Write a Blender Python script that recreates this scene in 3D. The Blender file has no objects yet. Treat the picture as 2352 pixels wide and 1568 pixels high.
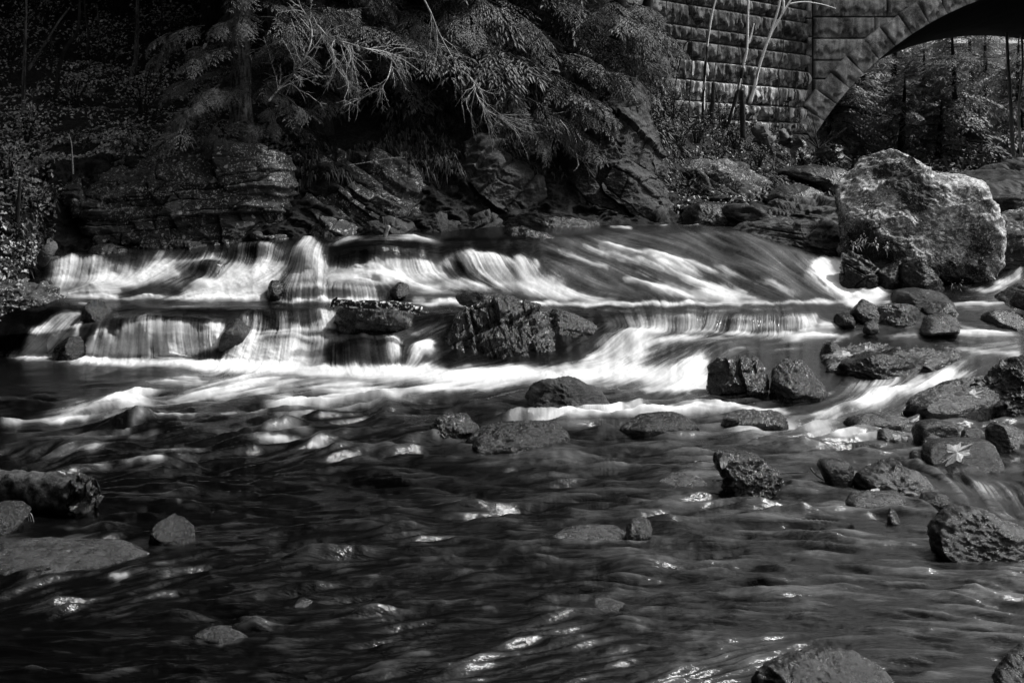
import bpy, math
import numpy as np
from math import radians as R

# ------------------------------------------------------------------ scene, camera, light
sc = bpy.context.scene
COL = sc.collection
F, VH, ZC, UC = 3267.0, 380.0, 2.2, 1176.0      # focal length, horizon and centre of the frame used to survey the place
rng = np.random.default_rng(11)

def Y(v, z=0.0): return F * (ZC - z) / (v - VH)
def P(u, v, y): return np.array([(u - UC) * y / F, y, ZC - (v - VH) * y / F])

cam = bpy.data.cameras.new('camera'); co = bpy.data.objects.new('camera', cam); COL.objects.link(co)
co.location = (0, 0, ZC); co.rotation_euler = (R(90), 0, 0)
cam.lens = 50; cam.sensor_width = 36; cam.shift_y = -(784 - VH) / 2352.0
cam.clip_start = 0.1; cam.clip_end = 3000
sc.camera = co
SUN_EL, SUN_AZ = 52.0, 73.0      # degrees; azimuth clockwise from +y (the viewing direction), so the light comes over the right bank
w = bpy.data.worlds.new('World'); sc.world = w; w.use_nodes = True
nt = w.node_tree
bg = nt.nodes['Background']
sky = nt.nodes.new('ShaderNodeTexSky'); sky.sky_type = 'NISHITA'; sky.sun_disc = False
sky.sun_elevation = R(SUN_EL); sky.sun_rotation = R(SUN_AZ); sky.air_density = 1.6; sky.dust_density = 4.0; sky.ozone_density = 1.0
bw = nt.nodes.new('ShaderNodeRGBToBW')
nt.links.new(sky.outputs[0], bw.inputs[0]); nt.links.new(bw.outputs[0], bg.inputs[0]); bg.inputs[1].default_value = 0.115
sl = bpy.data.lights.new('sun', 'SUN'); sl.energy = 3.0; sl.angle = R(4); sl.color = (1, 1, 1)
so = bpy.data.objects.new('sun', sl); COL.objects.link(so)
so.location = (20, 10, 40)
az, el = R(SUN_AZ), R(SUN_EL)
from mathutils import Vector
so.rotation_euler = Vector((-math.sin(az) * math.cos(el), -math.cos(az) * math.cos(el), -math.sin(el))).to_track_quat('-Z', 'Y').to_euler()
sc.view_settings.view_transform = 'Standard'; sc.view_settings.look = 'None'
sc.view_settings.gamma = 1.0; sc.view_settings.use_curve_mapping = False
sc.view_settings.exposure = 0.6
sc.cycles.use_denoising = True
sc.cycles.max_bounces = 5; sc.cycles.diffuse_bounces = 2; sc.cycles.glossy_bounces = 3
sc.cycles.caustics_reflective = False; sc.cycles.caustics_refractive = False

# ------------------------------------------------------------------ noise
_G = np.random.default_rng(5).normal(size=(1024, 3)); _G /= np.linalg.norm(_G, axis=1)[:, None]
def perlin(p, seed=0):
    p = np.asarray(p, float); i = np.floor(p).astype(np.int64); f = p - i
    w_ = f * f * f * (f * (f * 6 - 15) + 10)
    out = 0
    for dx in (0, 1):
        for dy in (0, 1):
            for dz in (0, 1):
                h = ((i[:, 0] + dx) * 73856093) ^ ((i[:, 1] + dy) * 19349663) ^ ((i[:, 2] + dz) * 83492791) ^ (seed * 2654435 + 77)
                h = (h ^ (h >> 13)) * 1274126177
                g = _G[(h ^ (h >> 16)) & 1023]
                d = g[:, 0] * (f[:, 0] - dx) + g[:, 1] * (f[:, 1] - dy) + g[:, 2] * (f[:, 2] - dz)
                out = out + d * (w_[:, 0] if dx else 1 - w_[:, 0]) * (w_[:, 1] if dy else 1 - w_[:, 1]) * (w_[:, 2] if dz else 1 - w_[:, 2])
    return out
def fbm(p, seed=0, oct=5, gain=.5, lac=2.03, ridged=False):
    a, s, o = 1.0, 0.0, np.array(p, float)
    for k in range(oct):
        n = perlin(o, seed + k * 7)
        s = s + a * ((.5 - 2 * np.abs(n)) if ridged else n)
        a *= gain; o = o * lac + 3.1
    return s
def smooth(x, a=0., b=1.):
    t = np.clip((x - a) / (b - a), 0, 1); return t * t * (3 - 2 * t)
def blur(a, k, axis):
    if k < 1: return a
    t = np.arange(-3 * k, 3 * k + 1); g = np.exp(-t * t / (2. * k * k)); g /= g.sum()
    a = np.moveaxis(a, axis, -1); pad = np.pad(a, [(0, 0)] * (a.ndim - 1) + [(3 * k, 3 * k)], mode='edge')
    o = sum(g[j] * pad[..., j:j + a.shape[-1]] for j in range(len(t)))
    return np.moveaxis(o, -1, axis)

# ------------------------------------------------------------------ objects
def tag(o, label=None, cat=None, group=None, kind=None):
    if label: o['label'] = label
    if cat: o['category'] = cat
    if group: o['group'] = group
    if kind: o['kind'] = kind
    return o
def empty(name, loc, label=None, cat=None, group=None):
    o = bpy.data.objects.new(name, None); COL.objects.link(o); o.location = loc; o.empty_display_size = .2
    return tag(o, label, cat, group)
def mk(name, V, Fc, mat, parent=None, smooth_=True, attrs=None, loc=None, mats=None, mi=None):
    """link vertices V (world coordinates) and faces (n x 3 or n x 4 array, or a list of such) as one mesh object"""
    V = np.asarray(V, float)
    if parent is not None: base = np.array(parent.location) if parent.parent is None else np.array(parent.location) + np.array(parent.parent.location)
    elif loc is not None: base = np.asarray(loc, float)
    else: base = np.array([V[:, 0].mean(), V[:, 1].mean(), V[:, 2].min()])
    me = bpy.data.meshes.new(name)
    Fl = Fc if isinstance(Fc, list) else [Fc]
    Fl = [np.asarray(f, np.int32) for f in Fl if len(f)]
    me.vertices.add(len(V)); me.vertices.foreach_set('co', (V - base).astype(np.float32).ravel())
    nl = sum(f.size for f in Fl); npoly = sum(len(f) for f in Fl)
    me.loops.add(nl); me.loops.foreach_set('vertex_index', np.concatenate([f.ravel() for f in Fl]))
    me.polygons.add(npoly)
    tot = np.concatenate([np.full(len(f), f.shape[1], np.int32) for f in Fl])
    st = np.concatenate([[0], np.cumsum(tot)[:-1]]).astype(np.int32)
    me.polygons.foreach_set('loop_start', st); me.polygons.foreach_set('loop_total', tot)
    me.polygons.foreach_set('use_smooth', np.full(npoly, bool(smooth_)))
    for m in (mats or [mat]): me.materials.append(m)
    if mi is not None: me.polygons.foreach_set('material_index', np.asarray(mi, np.int32))
    for k, a in (attrs or {}).items():
        at = me.attributes.new(k, 'FLOAT', 'POINT'); at.data.foreach_set('value', np.asarray(a, np.float32).ravel())
    me.update(calc_edges=True); me.validate()
    o = bpy.data.objects.new(name, me); COL.objects.link(o)
    if parent is not None: o.parent = parent
    else: o.location = base
    return o
def gridf(nr, nc, wrap=False):
    i = np.arange(nr - 1)[:, None]; j = np.arange(nc if wrap else nc - 1)[None, :]
    j2 = (j + 1) % nc
    return np.stack([i * nc + j, i * nc + j2, (i + 1) * nc + j2, (i + 1) * nc + j], -1).reshape(-1, 4)
class MB:
    """collects pieces of one mesh"""
    def __init__(s): s.V = []; s.Q = []; s.T = []; s.n = 0
    def add(s, V, Q=None, T=None):
        V = np.asarray(V, float).reshape(-1, 3)
        if Q is not None and len(Q): s.Q.append(np.asarray(Q) + s.n)
        if T is not None and len(T): s.T.append(np.asarray(T) + s.n)
        s.V.append(V); s.n += len(V)
    def tube(s, pts, rad, n=8, bump=0., seed=0):
        pts = np.asarray(pts, float); rad = np.broadcast_to(np.asarray(rad, float), (len(pts),))
        t = np.gradient(pts, axis=0); t /= np.linalg.norm(t, axis=1)[:, None] + 1e-9
        ref = np.array([0, 1., 0]) if abs(t[0, 1]) < .8 else np.array([1., 0, 0])
        a = np.cross(t, ref); a /= np.linalg.norm(a, axis=1)[:, None] + 1e-9; b = np.cross(t, a)
        th = np.linspace(0, 2 * np.pi, n, endpoint=False)
        rr = rad[:, None] * np.ones(n)
        V = pts[:, None] + rr[..., None] * (np.cos(th)[None, :, None] * a[:, None] + np.sin(th)[None, :, None] * b[:, None])
        if bump:
            q = V.reshape(-1, 3); nrm = (V - pts[:, None]).reshape(-1, 3)
            V = (q + nrm * (bump * fbm(q * np.array([9, 9, 3.]), seed, 4))[:, None]).reshape(V.shape)
        V = V.reshape(-1, 3); Q = gridf(len(pts), n, True)
        V = np.vstack([V, pts[-1] + t[-1] * rad[-1] * .4, pts[0]])
        k = np.arange(n); e = (len(pts) - 1) * n
        T = np.vstack([np.stack([e + k, e + (k + 1) % n, np.full(n, len(V) - 2)], 1), np.stack([(k + 1) % n, k, np.full(n, len(V) - 1)], 1)])
        s.add(V, Q, T)
    def build(s, name, mat, parent=None, smooth_=True, **k):
        return mk(name, np.vstack(s.V), [np.vstack(q) for q in (s.Q, s.T) if q], mat, parent, smooth_, **k)
def resample(pts, n):
    """smooth curve through the given points (Catmull-Rom), n samples"""
    p = np.asarray(pts, float); p = np.vstack([2 * p[0] - p[1], p, 2 * p[-1] - p[-2]])
    t = np.linspace(0, len(p) - 3 - 1e-6, n); i = t.astype(int); f = (t - i)[:, None]
    a, b, c, d = p[i], p[i + 1], p[i + 2], p[i + 3]
    return .5 * (2 * b + (c - a) * f + (2 * a - 5 * b + 4 * c - d) * f ** 2 + (3 * b - a - 3 * c + d) * f ** 3)

# ------------------------------------------------------------------ materials
class NT:
    def __init__(s, name):
        s.m = bpy.data.materials.new(name); s.m.use_nodes = True; s.t = s.m.node_tree
        s.b = s.t.nodes['Principled BSDF']
    def n(s, typ, **k):
        x = s.t.nodes.new('ShaderNode' + typ)
        for a, b in k.items():
            if hasattr(x, a): setattr(x, a, b)
        return x
    def set(s, sock, v):
        if isinstance(v, bpy.types.NodeSocket): s.t.links.new(v, sock)
        elif isinstance(v, (int, float)) and sock.type == 'RGBA': sock.default_value = (v, v, v, 1)
        else: sock.default_value = v
    def noise(s, vec, scale, detail=4, rough=.55, dist=0.):
        x = s.n('TexNoise'); s.set(x.inputs['Vector'], vec)
        x.inputs['Scale'].default_value = scale; x.inputs['Detail'].default_value = detail
        x.inputs['Roughness'].default_value = rough; x.inputs['Distortion'].default_value = dist
        return x.outputs['Fac']
    def ramp(s, fac, a, b, lo=0., hi=1.):
        x = s.n('MapRange', interpolation_type='SMOOTHSTEP'); s.set(x.inputs['Value'], fac)
        x.inputs['From Min'].default_value = a; x.inputs['From Max'].default_value = b
        s.set(x.inputs['To Min'], lo); s.set(x.inputs['To Max'], hi)
        return x.outputs['Result']
    def math(s, op, a, b=0., clamp=False):
        x = s.n('Math', operation=op, use_clamp=clamp); s.set(x.inputs[0], a); s.set(x.inputs[1], b); return x.outputs[0]
    def mix(s, f, a, b):
        x = s.n('Mix'); x.data_type = 'FLOAT'; s.set(x.inputs[0], f); s.set(x.inputs[2], a); s.set(x.inputs[3], b); return x.outputs[0]
    def pos(s, scale=(1, 1, 1), rot=(0, 0, 0)):
        g = s.n('NewGeometry'); m = s.n('Mapping'); m.inputs['Scale'].default_value = scale; m.inputs['Rotation'].default_value = rot
        s.t.links.new(g.outputs['Position'], m.inputs['Vector']); return m.outputs['Vector']
    def attr(s, name):
        x = s.n('Attribute'); x.attribute_name = name; return x.outputs['Fac']
    def voro(s, vec, scale, feature='F1', rnd=1.):
        x = s.n('TexVoronoi', feature=feature); s.set(x.inputs['Vector'], vec); x.inputs['Scale'].default_value = scale
        x.inputs['Randomness'].default_value = rnd; return x
    def out(s, col, rough=.8, spec=.5, bump=None, bstr=.5, bdist=.02):
        s.set(s.b.inputs['Base Color'], col); s.set(s.b.inputs['Roughness'], rough)
        s.b.inputs['Specular IOR Level'].default_value = spec
        if bump is not None:
            x = s.n('Bump'); s.set(x.inputs['Height'], bump); x.inputs['Strength'].default_value = bstr; x.inputs['Distance'].default_value = bdist
            s.t.links.new(x.outputs[0], s.b.inputs['Normal'])
        return s.m

def mat_rock(name, dark, light, lichen=0., lsize=9., rough=(.4, .8), strata=(0, 0, 0), stretch=(1, 1, 2.2), scale=3., lic_col=.3, bstr=.7, moss=0., spec=.5, patch=False, grain=.35):
    t = NT(name); p = t.pos(); q = t.pos(stretch, strata)
    n1 = t.noise(p, scale, 8, .62); n2 = t.noise(q, scale * 3.2, 12, .74); n3 = t.noise(p, 70, 4, .7)
    a = t.math('ADD', t.math('MULTIPLY', n1, .5), t.math('MULTIPLY', n2, .5))
    col = t.ramp(a, .40, .64, dark, light)
    col = t.math('MULTIPLY', col, t.ramp(n3, .3, .7, .4, 1.6))
    if lichen > 0:
        wv = t.n('VectorMath', operation='ADD'); nd = t.n('TexNoise'); t.set(nd.inputs['Vector'], p); nd.inputs['Scale'].default_value = 14; nd.inputs['Detail'].default_value = 3
        sc_ = t.n('VectorMath', operation='SCALE'); t.t.links.new(nd.outputs['Color'], sc_.inputs[0]); sc_.inputs['Scale'].default_value = .12
        t.t.links.new(p, wv.inputs[0]); t.t.links.new(sc_.outputs[0], wv.inputs[1])
        vo = t.voro(wv.outputs[0], lsize); spot = t.ramp(vo.outputs['Distance'], .18, .30, 1., 0.)
        pick = t.n('Math', operation='GREATER_THAN'); sx = t.n('SeparateColor'); t.t.links.new(vo.outputs['Color'], sx.inputs[0])
        t.t.links.new(sx.outputs[0], pick.inputs[0]); pick.inputs[1].default_value = 1 - .55 * lichen
        vo2 = t.voro(wv.outputs[0], lsize * 3.1); sp2 = t.ramp(vo2.outputs['Distance'], .2, .42, 1., 0.)
        m2 = t.math('MULTIPLY', sp2, t.ramp(t.noise(p, 2.4, 6, .7), .62 - .22 * lichen, .72 - .2 * lichen))
        m = t.math('MAXIMUM', t.math('MULTIPLY', spot, pick.outputs[0]), m2)
        m = t.math('MULTIPLY', m, t.ramp(n3, .35, .55, .3, 1.))
        col = t.mix(m, col, lic_col)
    if moss > 0:
        mm = t.ramp(t.noise(p, 1.7, 7, .65), .62 - .2 * moss, .72 - .2 * moss)
        col = t.mix(mm, col, .006)
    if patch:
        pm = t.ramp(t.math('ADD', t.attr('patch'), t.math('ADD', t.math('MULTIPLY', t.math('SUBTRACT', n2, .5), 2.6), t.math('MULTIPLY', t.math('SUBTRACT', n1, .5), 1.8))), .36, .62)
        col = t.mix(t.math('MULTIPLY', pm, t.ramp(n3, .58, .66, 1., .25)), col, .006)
    r = t.ramp(n2, .35, .65, rough[0], rough[1])
    h = t.math('ADD', t.math('MULTIPLY', n2, 1.), t.math('MULTIPLY', n3, grain))
    return t.out(col, r, spec, h, bstr, .035)

M = {}
M['wet'] = mat_rock('wet_dark_rock', .0012, .02, 0., spec=.28, grain=.1, bstr=.6, rough=(.1, .4), stretch=(1, 1, 2.5), strata=(0, .5, 0), scale=4)
M['wetgrey'] = mat_rock('wet_grey_rock', .0025, .032, .12, 12, spec=.4, grain=.15, bstr=.55, rough=(.14, .45), scale=4, lic_col=.16)
M['slab'] = mat_rock('grey_slab_rock', .006, .065, .12, 10, spec=.25, rough=(.35, .7), stretch=(1, 1, 6), strata=(0, -.3, 0), scale=2.6, lic_col=.2)
M['ledge'] = mat_rock('lichen_ledge_rock', .004, .075, .9, 9, rough=(.55, .9), stretch=(1, 1, 3.5), strata=(0, .25, 0), scale=2.2, lic_col=.45, bstr=1.)
M['cliff'] = mat_rock('mossy_cliff_rock', .006, .045, .45, 9, rough=(.6, .95), stretch=(2.2, 2, 1), strata=(0, .35, 0), scale=2., lic_col=.12, bstr=1., moss=.4)
M['boulder'] = mat_rock('lichen_boulder_rock', .04, .5, 1.0, 9, rough=(.7, .95), stretch=(1, 1, 1.5), strata=(0, -.7, 0), scale=4.5, lic_col=.75, bstr=.4, moss=.2, patch=True)
M['rugged'] = mat_rock('rugged_wet_rock', .0012, .028, 0., spec=.5, grain=.1, rough=(.07, .32), stretch=(3, 2, 1), strata=(0, .35, 0), scale=5, bstr=.75)
M['awash'] = mat_rock('smooth_awash_rock', .006, .05, .1, 14, rough=(.12, .4), scale=6, lic_col=.2)
M['pale'] = mat_rock('pale_stone', .04, .14, .1, 14, rough=(.6, .9), scale=3, lic_col=.25)

def mat_bark(name, dark, light, sx=14, sz=3, contrast=(.35, .65), spec=.2):
    t = NT(name); q = t.pos((sx, sx, sz)); n = t.noise(q, 1.6, 6, .65); n3 = t.noise(t.pos(), 30, 4, .6)
    a = t.math('ADD', t.math('MULTIPLY', n, .65), t.math('MULTIPLY', n3, .35))
    return t.out(t.ramp(a, contrast[0], contrast[1], dark, light), .9, spec, a, .8, .02)
M['bark'] = mat_bark('hemlock_bark', .02, .16, contrast=(.4, .62))
M['darkbark'] = mat_bark('dark_bark', .008, .045)
M['twig'] = mat_bark('lichen_twig', .06, .42, 20, 20, (.35, .55))
M['birchlog'] = mat_bark('peeling_birch_log', .008, .7, 9, 9, (.5, .58))
M['birch'] = mat_bark('birch_bark', .03, .85, 4, 22, (.33, .40))
M['log'] = mat_bark('mossy_log_bark', .012, .085, 8, 10, (.38, .64))
def mat_leaf(name, lo, hi, rough=.7, spec=.2, sc_=9.):
    t = NT(name); n = t.noise(t.pos(), sc_, 3, .6)
    return t.out(t.ramp(n, .3, .7, lo, hi), rough, spec)
M['needles'] = mat_leaf('hemlock_needles', .024, .15, .55, .3, 2.2)
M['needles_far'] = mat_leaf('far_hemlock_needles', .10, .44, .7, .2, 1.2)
M['litter'] = mat_leaf('fallen_leaf_litter', .05, .6, .7, .25, 22.)
M['cover'] = mat_leaf('bank_plants', .008, .085, .6, .3, 6.)
M['leaf'] = mat_leaf('pale_autumn_leaf', .2, .45, .6, .3, 60.)
t = NT('bank_soil'); n = t.noise(t.pos(), 3, 9, .7); n2 = t.noise(t.pos(), 26, 6, .7)
a = t.math('ADD', t.math('MULTIPLY', n, .5), t.math('MULTIPLY', n2, .5))
M['soil'] = t.out(t.ramp(a, .4, .64, .004, .035), .9, .2, a, 1., .08)
t = NT('granite_masonry'); n = t.noise(t.pos(), 2.2, 6, .6); n2 = t.noise(t.pos(), 34, 5, .7); n3 = t.noise(t.pos((3, 3, .25)), 1.6, 5, .6)
c = t.ramp(t.math('ADD', t.math('MULTIPLY', n, .6), t.math('MULTIPLY', n2, .4)), .35, .66, .05, .30)
c = t.math('MULTIPLY', c, t.ramp(n3, .38, .62, .55, 1.25))
c = t.math('MULTIPLY', c, t.attr('tone'))
stn = t.math('MULTIPLY', t.attr('stain'), t.ramp(t.noise(t.pos((7, 7, .8)), 1., 6, .65), .47, .60))
c = t.mix(stn, c, .62)
M['granite'] = t.out(c, .9, .25, n2, .7, .02)
t = NT('mortar'); M['mortar'] = t.out(t.ramp(t.noise(t.pos(), 12, 4), .3, .7, .02, .07), .95, .1)
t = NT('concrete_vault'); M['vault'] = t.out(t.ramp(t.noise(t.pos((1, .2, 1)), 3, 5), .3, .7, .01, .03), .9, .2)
# ------------------------------------------------------------------ the water: one sheet, surveyed as profiles from the near pool up over the falls
# each column u: (v, distance) of  lowest foot | lowest lip | next foot | next lip | upper fall foot | upper ledge | upper foot | crest | upstream
COLS = [
 (-900, 815, (770,16.5),(740,16.7),(715,16.85),(690,17.1),(670,17.3),(640,17.5),(610,17.8),(600,19)),
 (0,    815, (770,16.5),(740,16.7),(715,16.85),(690,17.1),(670,17.3),(640,17.5),(610,17.8),(600,19)),
 (100,  818, (765,16.4),(755,16.55),(708,16.75),(682,17.15),(655,17.3),(640,17.5),(600,17.75),(585,18.6)),
 (200,  822, (750,16.3),(730,16.5),(704,16.75),(683,17.15),(640,17.35),(628,17.55),(594,17.75),(572,18.6)),
 (300,  826, (728,16.35),(722,16.5),(704,16.75),(685,17.15),(660,17.3),(632,17.55),(585,17.85),(570,18.6)),
 (480,  828, (735,16.35),(725,16.5),(706,16.75),(686,17.15),(655,17.35),(625,17.6),(580,17.9),(563,18.6)),
 (560,  832, (775,16.25),(752,16.45),(712,16.65),(688,17.1),(650,17.35),(610,17.65),(562,17.95),(555,18.7)),
 (700,  838, (778,16.2),(757,16.45),(712,16.65),(688,17.1),(646,17.25),(636,17.4),(552,17.9),(545,18.6)),
 (850,  842, (775,16.1),(765,16.3),(712,16.6),(690,17.05),(655,17.2),(610,17.45),(548,17.9),(540,18.7)),
 (1000, 845, (775,16.0),(745,16.3),(715,16.6),(690,17.0),(660,17.25),(625,17.5),(545,18.0),(530,19)),
 (1150, 848, (780,16.0),(745,16.3),(715,16.6),(694,17.0),(665,17.2),(600,17.6),(548,18.1),(520,19.3)),
 (1250, 850, (785,15.95),(750,16.3),(718,16.6),(697,17.0),(668,17.2),(612,17.6),(540,18.3),(518,19.5)),
 (1400, 905, (830,15.6),(765,16.3),(728,16.55),(697,17.0),(660,17.35),(600,17.9),(532,18.5),(515,20)),
 (1600, 905, (815,15.5),(758,16.3),(722,16.6),(697,17.0),(650,17.5),(590,18.0),(530,18.6),(516,20)),
 (1700, 925, (800,15.6),(756,16.3),(722,16.6),(695,17.0),(645,17.5),(590,18.0),(533,18.6),(517,20)),
 (1850, 930, (800,15.6),(755,16.3),(722,16.6),(692,17.0),(655,17.35),(620,17.7),(583,18.1),(560,20)),
 (1950, 955, (870,14.4),(770,16.1),(725,16.55),(690,17.0),(665,17.25),(640,17.5),(600,18.0),(575,20)),
 (2100, 960, (868,14.4),(780,15.9),(740,16.3),(695,16.9),(675,17.15),(665,17.4),(655,17.7),(645,20)),
 (2250, 975, (840,14.9),(785,15.8),(740,16.3),(690,17.0),(668,17.3),(650,17.6),(640,17.9),(630,20)),
 (2352, 980, (835,14.9),(785,15.8),(735,16.4),(685,17.1),(650,17.4),(630,17.6),(610,17.9),(600,20)),
 (3300, 980, (835,14.9),(785,15.8),(735,16.4),(685,17.1),(650,17.4),(630,17.6),(610,17.9),(600,20)),
]
cu = np.array([c[0] for c in COLS], float)
K = np.zeros((len(COLS), 10, 2))
for i, c in enumerate(COLS):
    K[i, 0] = (1700, Y(1700)); K[i, 1] = (c[1], Y(c[1]))
    for k in range(8): K[i, k + 2] = c[k + 2]
ug = np.concatenate([np.linspace(-700, -40, 60), np.linspace(-38, 2392, 1220), np.linspace(2400, 3000, 50)])
seg = [500, 62, 22, 30, 16, 26, 28, 40, 16]
def column_interp(tab):
    """smooth interpolation of profile tables (ncol, nk, 2) over u"""
    out = np.zeros((len(ug), tab.shape[1], 2))
    for k in range(tab.shape[1]):
        for m in range(2):
            out[:, k, m] = np.interp(ug, cu, tab[:, k, m])
    w_ = np.gradient(ug)
    o = out.copy()
    inner = slice(60, -50)
    o[inner] = blur(out, 11, 0)[inner]
    return o
KI = column_interp(K)
# broken, uneven lips
for k, A_ in ((1, 3), (2, 9), (3, 5), (4, 4), (6, 5), (7, 7), (8, 6)):
    z0_ = np.zeros(len(ug)); n_ = perlin(np.stack([ug / 70., z0_ + k * 7.3, z0_], 1), 5) + .6 * perlin(np.stack([ug / 24., z0_ + k * 3.3, z0_], 1), 6) 
    wt_ = smooth(ug, -30, 40) * smooth(-ug, -2390, -2340) * (1 - (smooth(ug, 1150, 1300) * smooth(-ug, -1960, -1880) if k >= 5 else 0))
    KI[:, k, 0] += A_ * n_ * wt_
    if k > 1: KI[:, k, 1] += .05 * wt_ * perlin(np.stack([ug / 50., z0_ + k * 9.3, z0_], 1), 8)
rows_v, rows_y = [], []
for k, n in enumerate(seg):
    t_ = np.linspace(0, 1, n, endpoint=(k == len(seg) - 1))[:, None]
    a, b = KI[None, :, k], KI[None, :, k + 1]
    if k == 0:
        v = a[..., 0] + (b[..., 0] - a[..., 0]) * t_; y = Y(v)
    else:
        v = a[..., 0] + (b[..., 0] - a[..., 0]) * t_
        za, zb = ZC - (a[..., 0] - VH) * a[..., 1] / F, ZC - (b[..., 0] - VH) * b[..., 1] / F
        y = a[..., 1] + (b[..., 1] - a[..., 1]) * t_
        z = ZC - (v - VH) * y / F
    rows_v.append(v); rows_y.append(y)
WV = np.vstack(rows_v); WY = np.vstack(rows_y); WU = np.broadcast_to(ug, WV.shape).copy()
WZ = ZC - (WV - VH) * WY / F
r1 = seg[0] - 6
WZs, WYs = blur(WZ, 3, 0), blur(WY, 3, 0)
WZ[r1:], WY[r1:] = WZs[r1:], WYs[r1:]
WX = (WU - UC) * WY / F

# survey raster (2 units per cell) for foam and flow
U0, V0, ST = -700, 490, 2.0
NUx, NVx = int((3000 - U0) / ST) + 1, int((1710 - V0) / ST) + 1
GU, GV = np.meshgrid(U0 + ST * np.arange(NUx), V0 + ST * np.arange(NVx))
# flow directions (u, v, degrees in the plan of the survey; 0 = level to the right, 90 = straight down)
FLOW = [(0,900,-4),(300,900,-8),(600,900,-10),(900,900,-10),(1200,880,-8),(1500,890,-12),(1800,960,-4),(2100,1000,2),
 (0,1000,-6),(300,1020,-8),(700,1000,-8),(1100,1000,-3),(1500,1010,0),(2000,1030,3),(2300,1100,8),
 (0,1150,-8),(400,1150,0),(800,1150,0),(1200,1150,0),(1600,1150,0),(2000,1200,3),(2300,1250,5),
 (0,1320,-16),(300,1320,-12),(700,1330,-6),(1100,1330,-2),(1500,1340,0),(1900,1340,3),(2300,1400,6),
 (0,1500,0),(500,1480,-3),(900,1500,-8),(1300,1540,-12),(1700,1540,-16),(2100,1500,4),(1600,1440,4),
 (300,770,88),(360,780,90),(430,780,88),(500,780,92),(240,790,110),(150,760,125),(100,790,125),(60,800,130),
 (600,735,90),(700,735,90),(760,735,75),(560,800,120),(640,800,100),(720,810,100),(800,800,85),(860,800,60),(900,810,70),(960,810,130),(1000,790,140),(950,755,165),
 (150,610,100),(220,612,95),(300,612,95),(340,640,150),(420,615,150),(300,665,170),(470,610,105),(560,640,150),(600,580,95),(640,620,140),
 (700,590,105),(735,600,90),(690,560,110),(800,590,95),(880,590,92),(960,585,85),(860,625,8),(780,635,0),(1000,600,70),(1060,600,62),(1120,610,60),(1200,620,62),
 (760,665,92),(840,670,85),(700,670,92),(1000,655,12),(1100,650,22),(1220,660,25),(1300,670,22),
 (1250,560,24),(1400,580,24),(1500,610,24),(1600,640,25),(1700,640,30),(1800,650,32),(1850,660,32),(1700,560,28),(1600,550,20),(1500,560,22),(1450,640,22),(1350,620,22),
 (1900,620,48),(1940,660,45),(2030,650,145),(2100,655,15),(800,552,170),(900,548,0),(1000,552,10),
 (300,690,0),(600,692,0),(1000,705,2),(1400,700,0),(1700,702,0),(2000,705,0),(2250,700,0),(200,705,0),(500,705,0),
 (1450,735,70),(1550,735,90),(1700,738,95),(1800,738,85),(1450,775,150),(1380,800,140),(1500,800,160),(1600,790,165),(1700,790,170),(1420,840,155),(1600,840,130),(1560,860,150),(1350,850,175),
 (1850,790,175),(2000,760,175),(2250,770,2),(2200,850,150),(2100,890,155),(2000,920,150),(1950,945,160),(2020,880,120),(2300,830,170),(2340,620,130),(2300,650,150),
 (100,835,3),(400,840,2),(700,852,4),(1000,860,-5),(1300,905,-4),(1000,930,-6),(1600,950,-3),(1300,960,-3),(100,1030,-14),(2250,1125,60),(2320,1140,60),(2200,1110,40)]
C2 = np.zeros(GU.shape); S2 = np.zeros(GU.shape)
for (fu, fv, fa) in FLOW:
    q = np.exp(-(((GU - fu) / 100.) ** 2 + ((GV - fv) / 55.) ** 2) ** .5 * 3.4) + 1e-7 / (1 + ((GU - fu) / 300) ** 2 + ((GV - fv) / 150) ** 2)
    C2 += q * math.cos(2 * R(fa)); S2 += q * math.sin(2 * R(fa))
ANG = .5 * np.arctan2(S2, C2)
openw = smooth(GV, 925, 960) * (1 - smooth(GU, 2120, 2180) * smooth(GV, 1060, 1090) * smooth(-GV, -1200, -1170)) * (1 - smooth(GU, 1850, 1900) * smooth(-GV, -985, -965))
ANG = ANG * (1 - openw) + np.clip(ANG, -.42, .3) * openw
wob = fbm(np.stack([GU.ravel() / 190., GV.ravel() / 60., np.zeros(GU.size)], 1), 3, 3).reshape(GU.shape)
ANG = ANG + wob * (.32 - .14 * openw)
DU, DV = np.cos(ANG), np.sin(ANG)
def lic(noise, L, step=1.0, fine=False):
    acc = noise.copy(); cnt = 1.0
    jj, ii = np.meshgrid(np.arange(NUx, dtype=np.float32), np.arange(NVx, dtype=np.float32))
    for sgn in (1, -1):
        pu, pv = jj.copy(), ii.copy(); lu, lv = DU * sgn, DV * sgn
        for k in range(L):
            a = np.clip(np.rint(pu), 0, NUx - 1).astype(np.int32); b = np.clip(np.rint(pv), 0, NVx - 1).astype(np.int32)
            du, dv = DU[b, a], DV[b, a]
            s_ = np.sign(du * lu + dv * lv); s_[s_ == 0] = 1
            lu, lv = du * s_, dv * s_
            pu += lu * step; pv += lv * step
            a = np.clip(np.rint(pu), 0, NUx - 1).astype(np.int32); b = np.clip(np.rint(pv), 0, NVx - 1).astype(np.int32)
            wgt = 1 - (k + 1) / (L + 1); cnt += wgt
            if fine:
                q = np.clip(pv, 0, NVx - 1.001); b = q.astype(np.int32); f_ = q - b
                acc += (noise[b, a] * (1 - f_) + noise[b + 1, a] * f_) * wgt
            else: acc += noise[b, a] * wgt
    o = acc / cnt
    return (o - o.mean()) / o.std()
r_ = np.random.default_rng(3)
nz1 = r_.normal(size=GU.shape).astype(np.float32)
nz2 = blur(blur(r_.normal(size=GU.shape).astype(np.float32), 2, 0), 3, 1); nz2 /= nz2.std()
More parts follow.
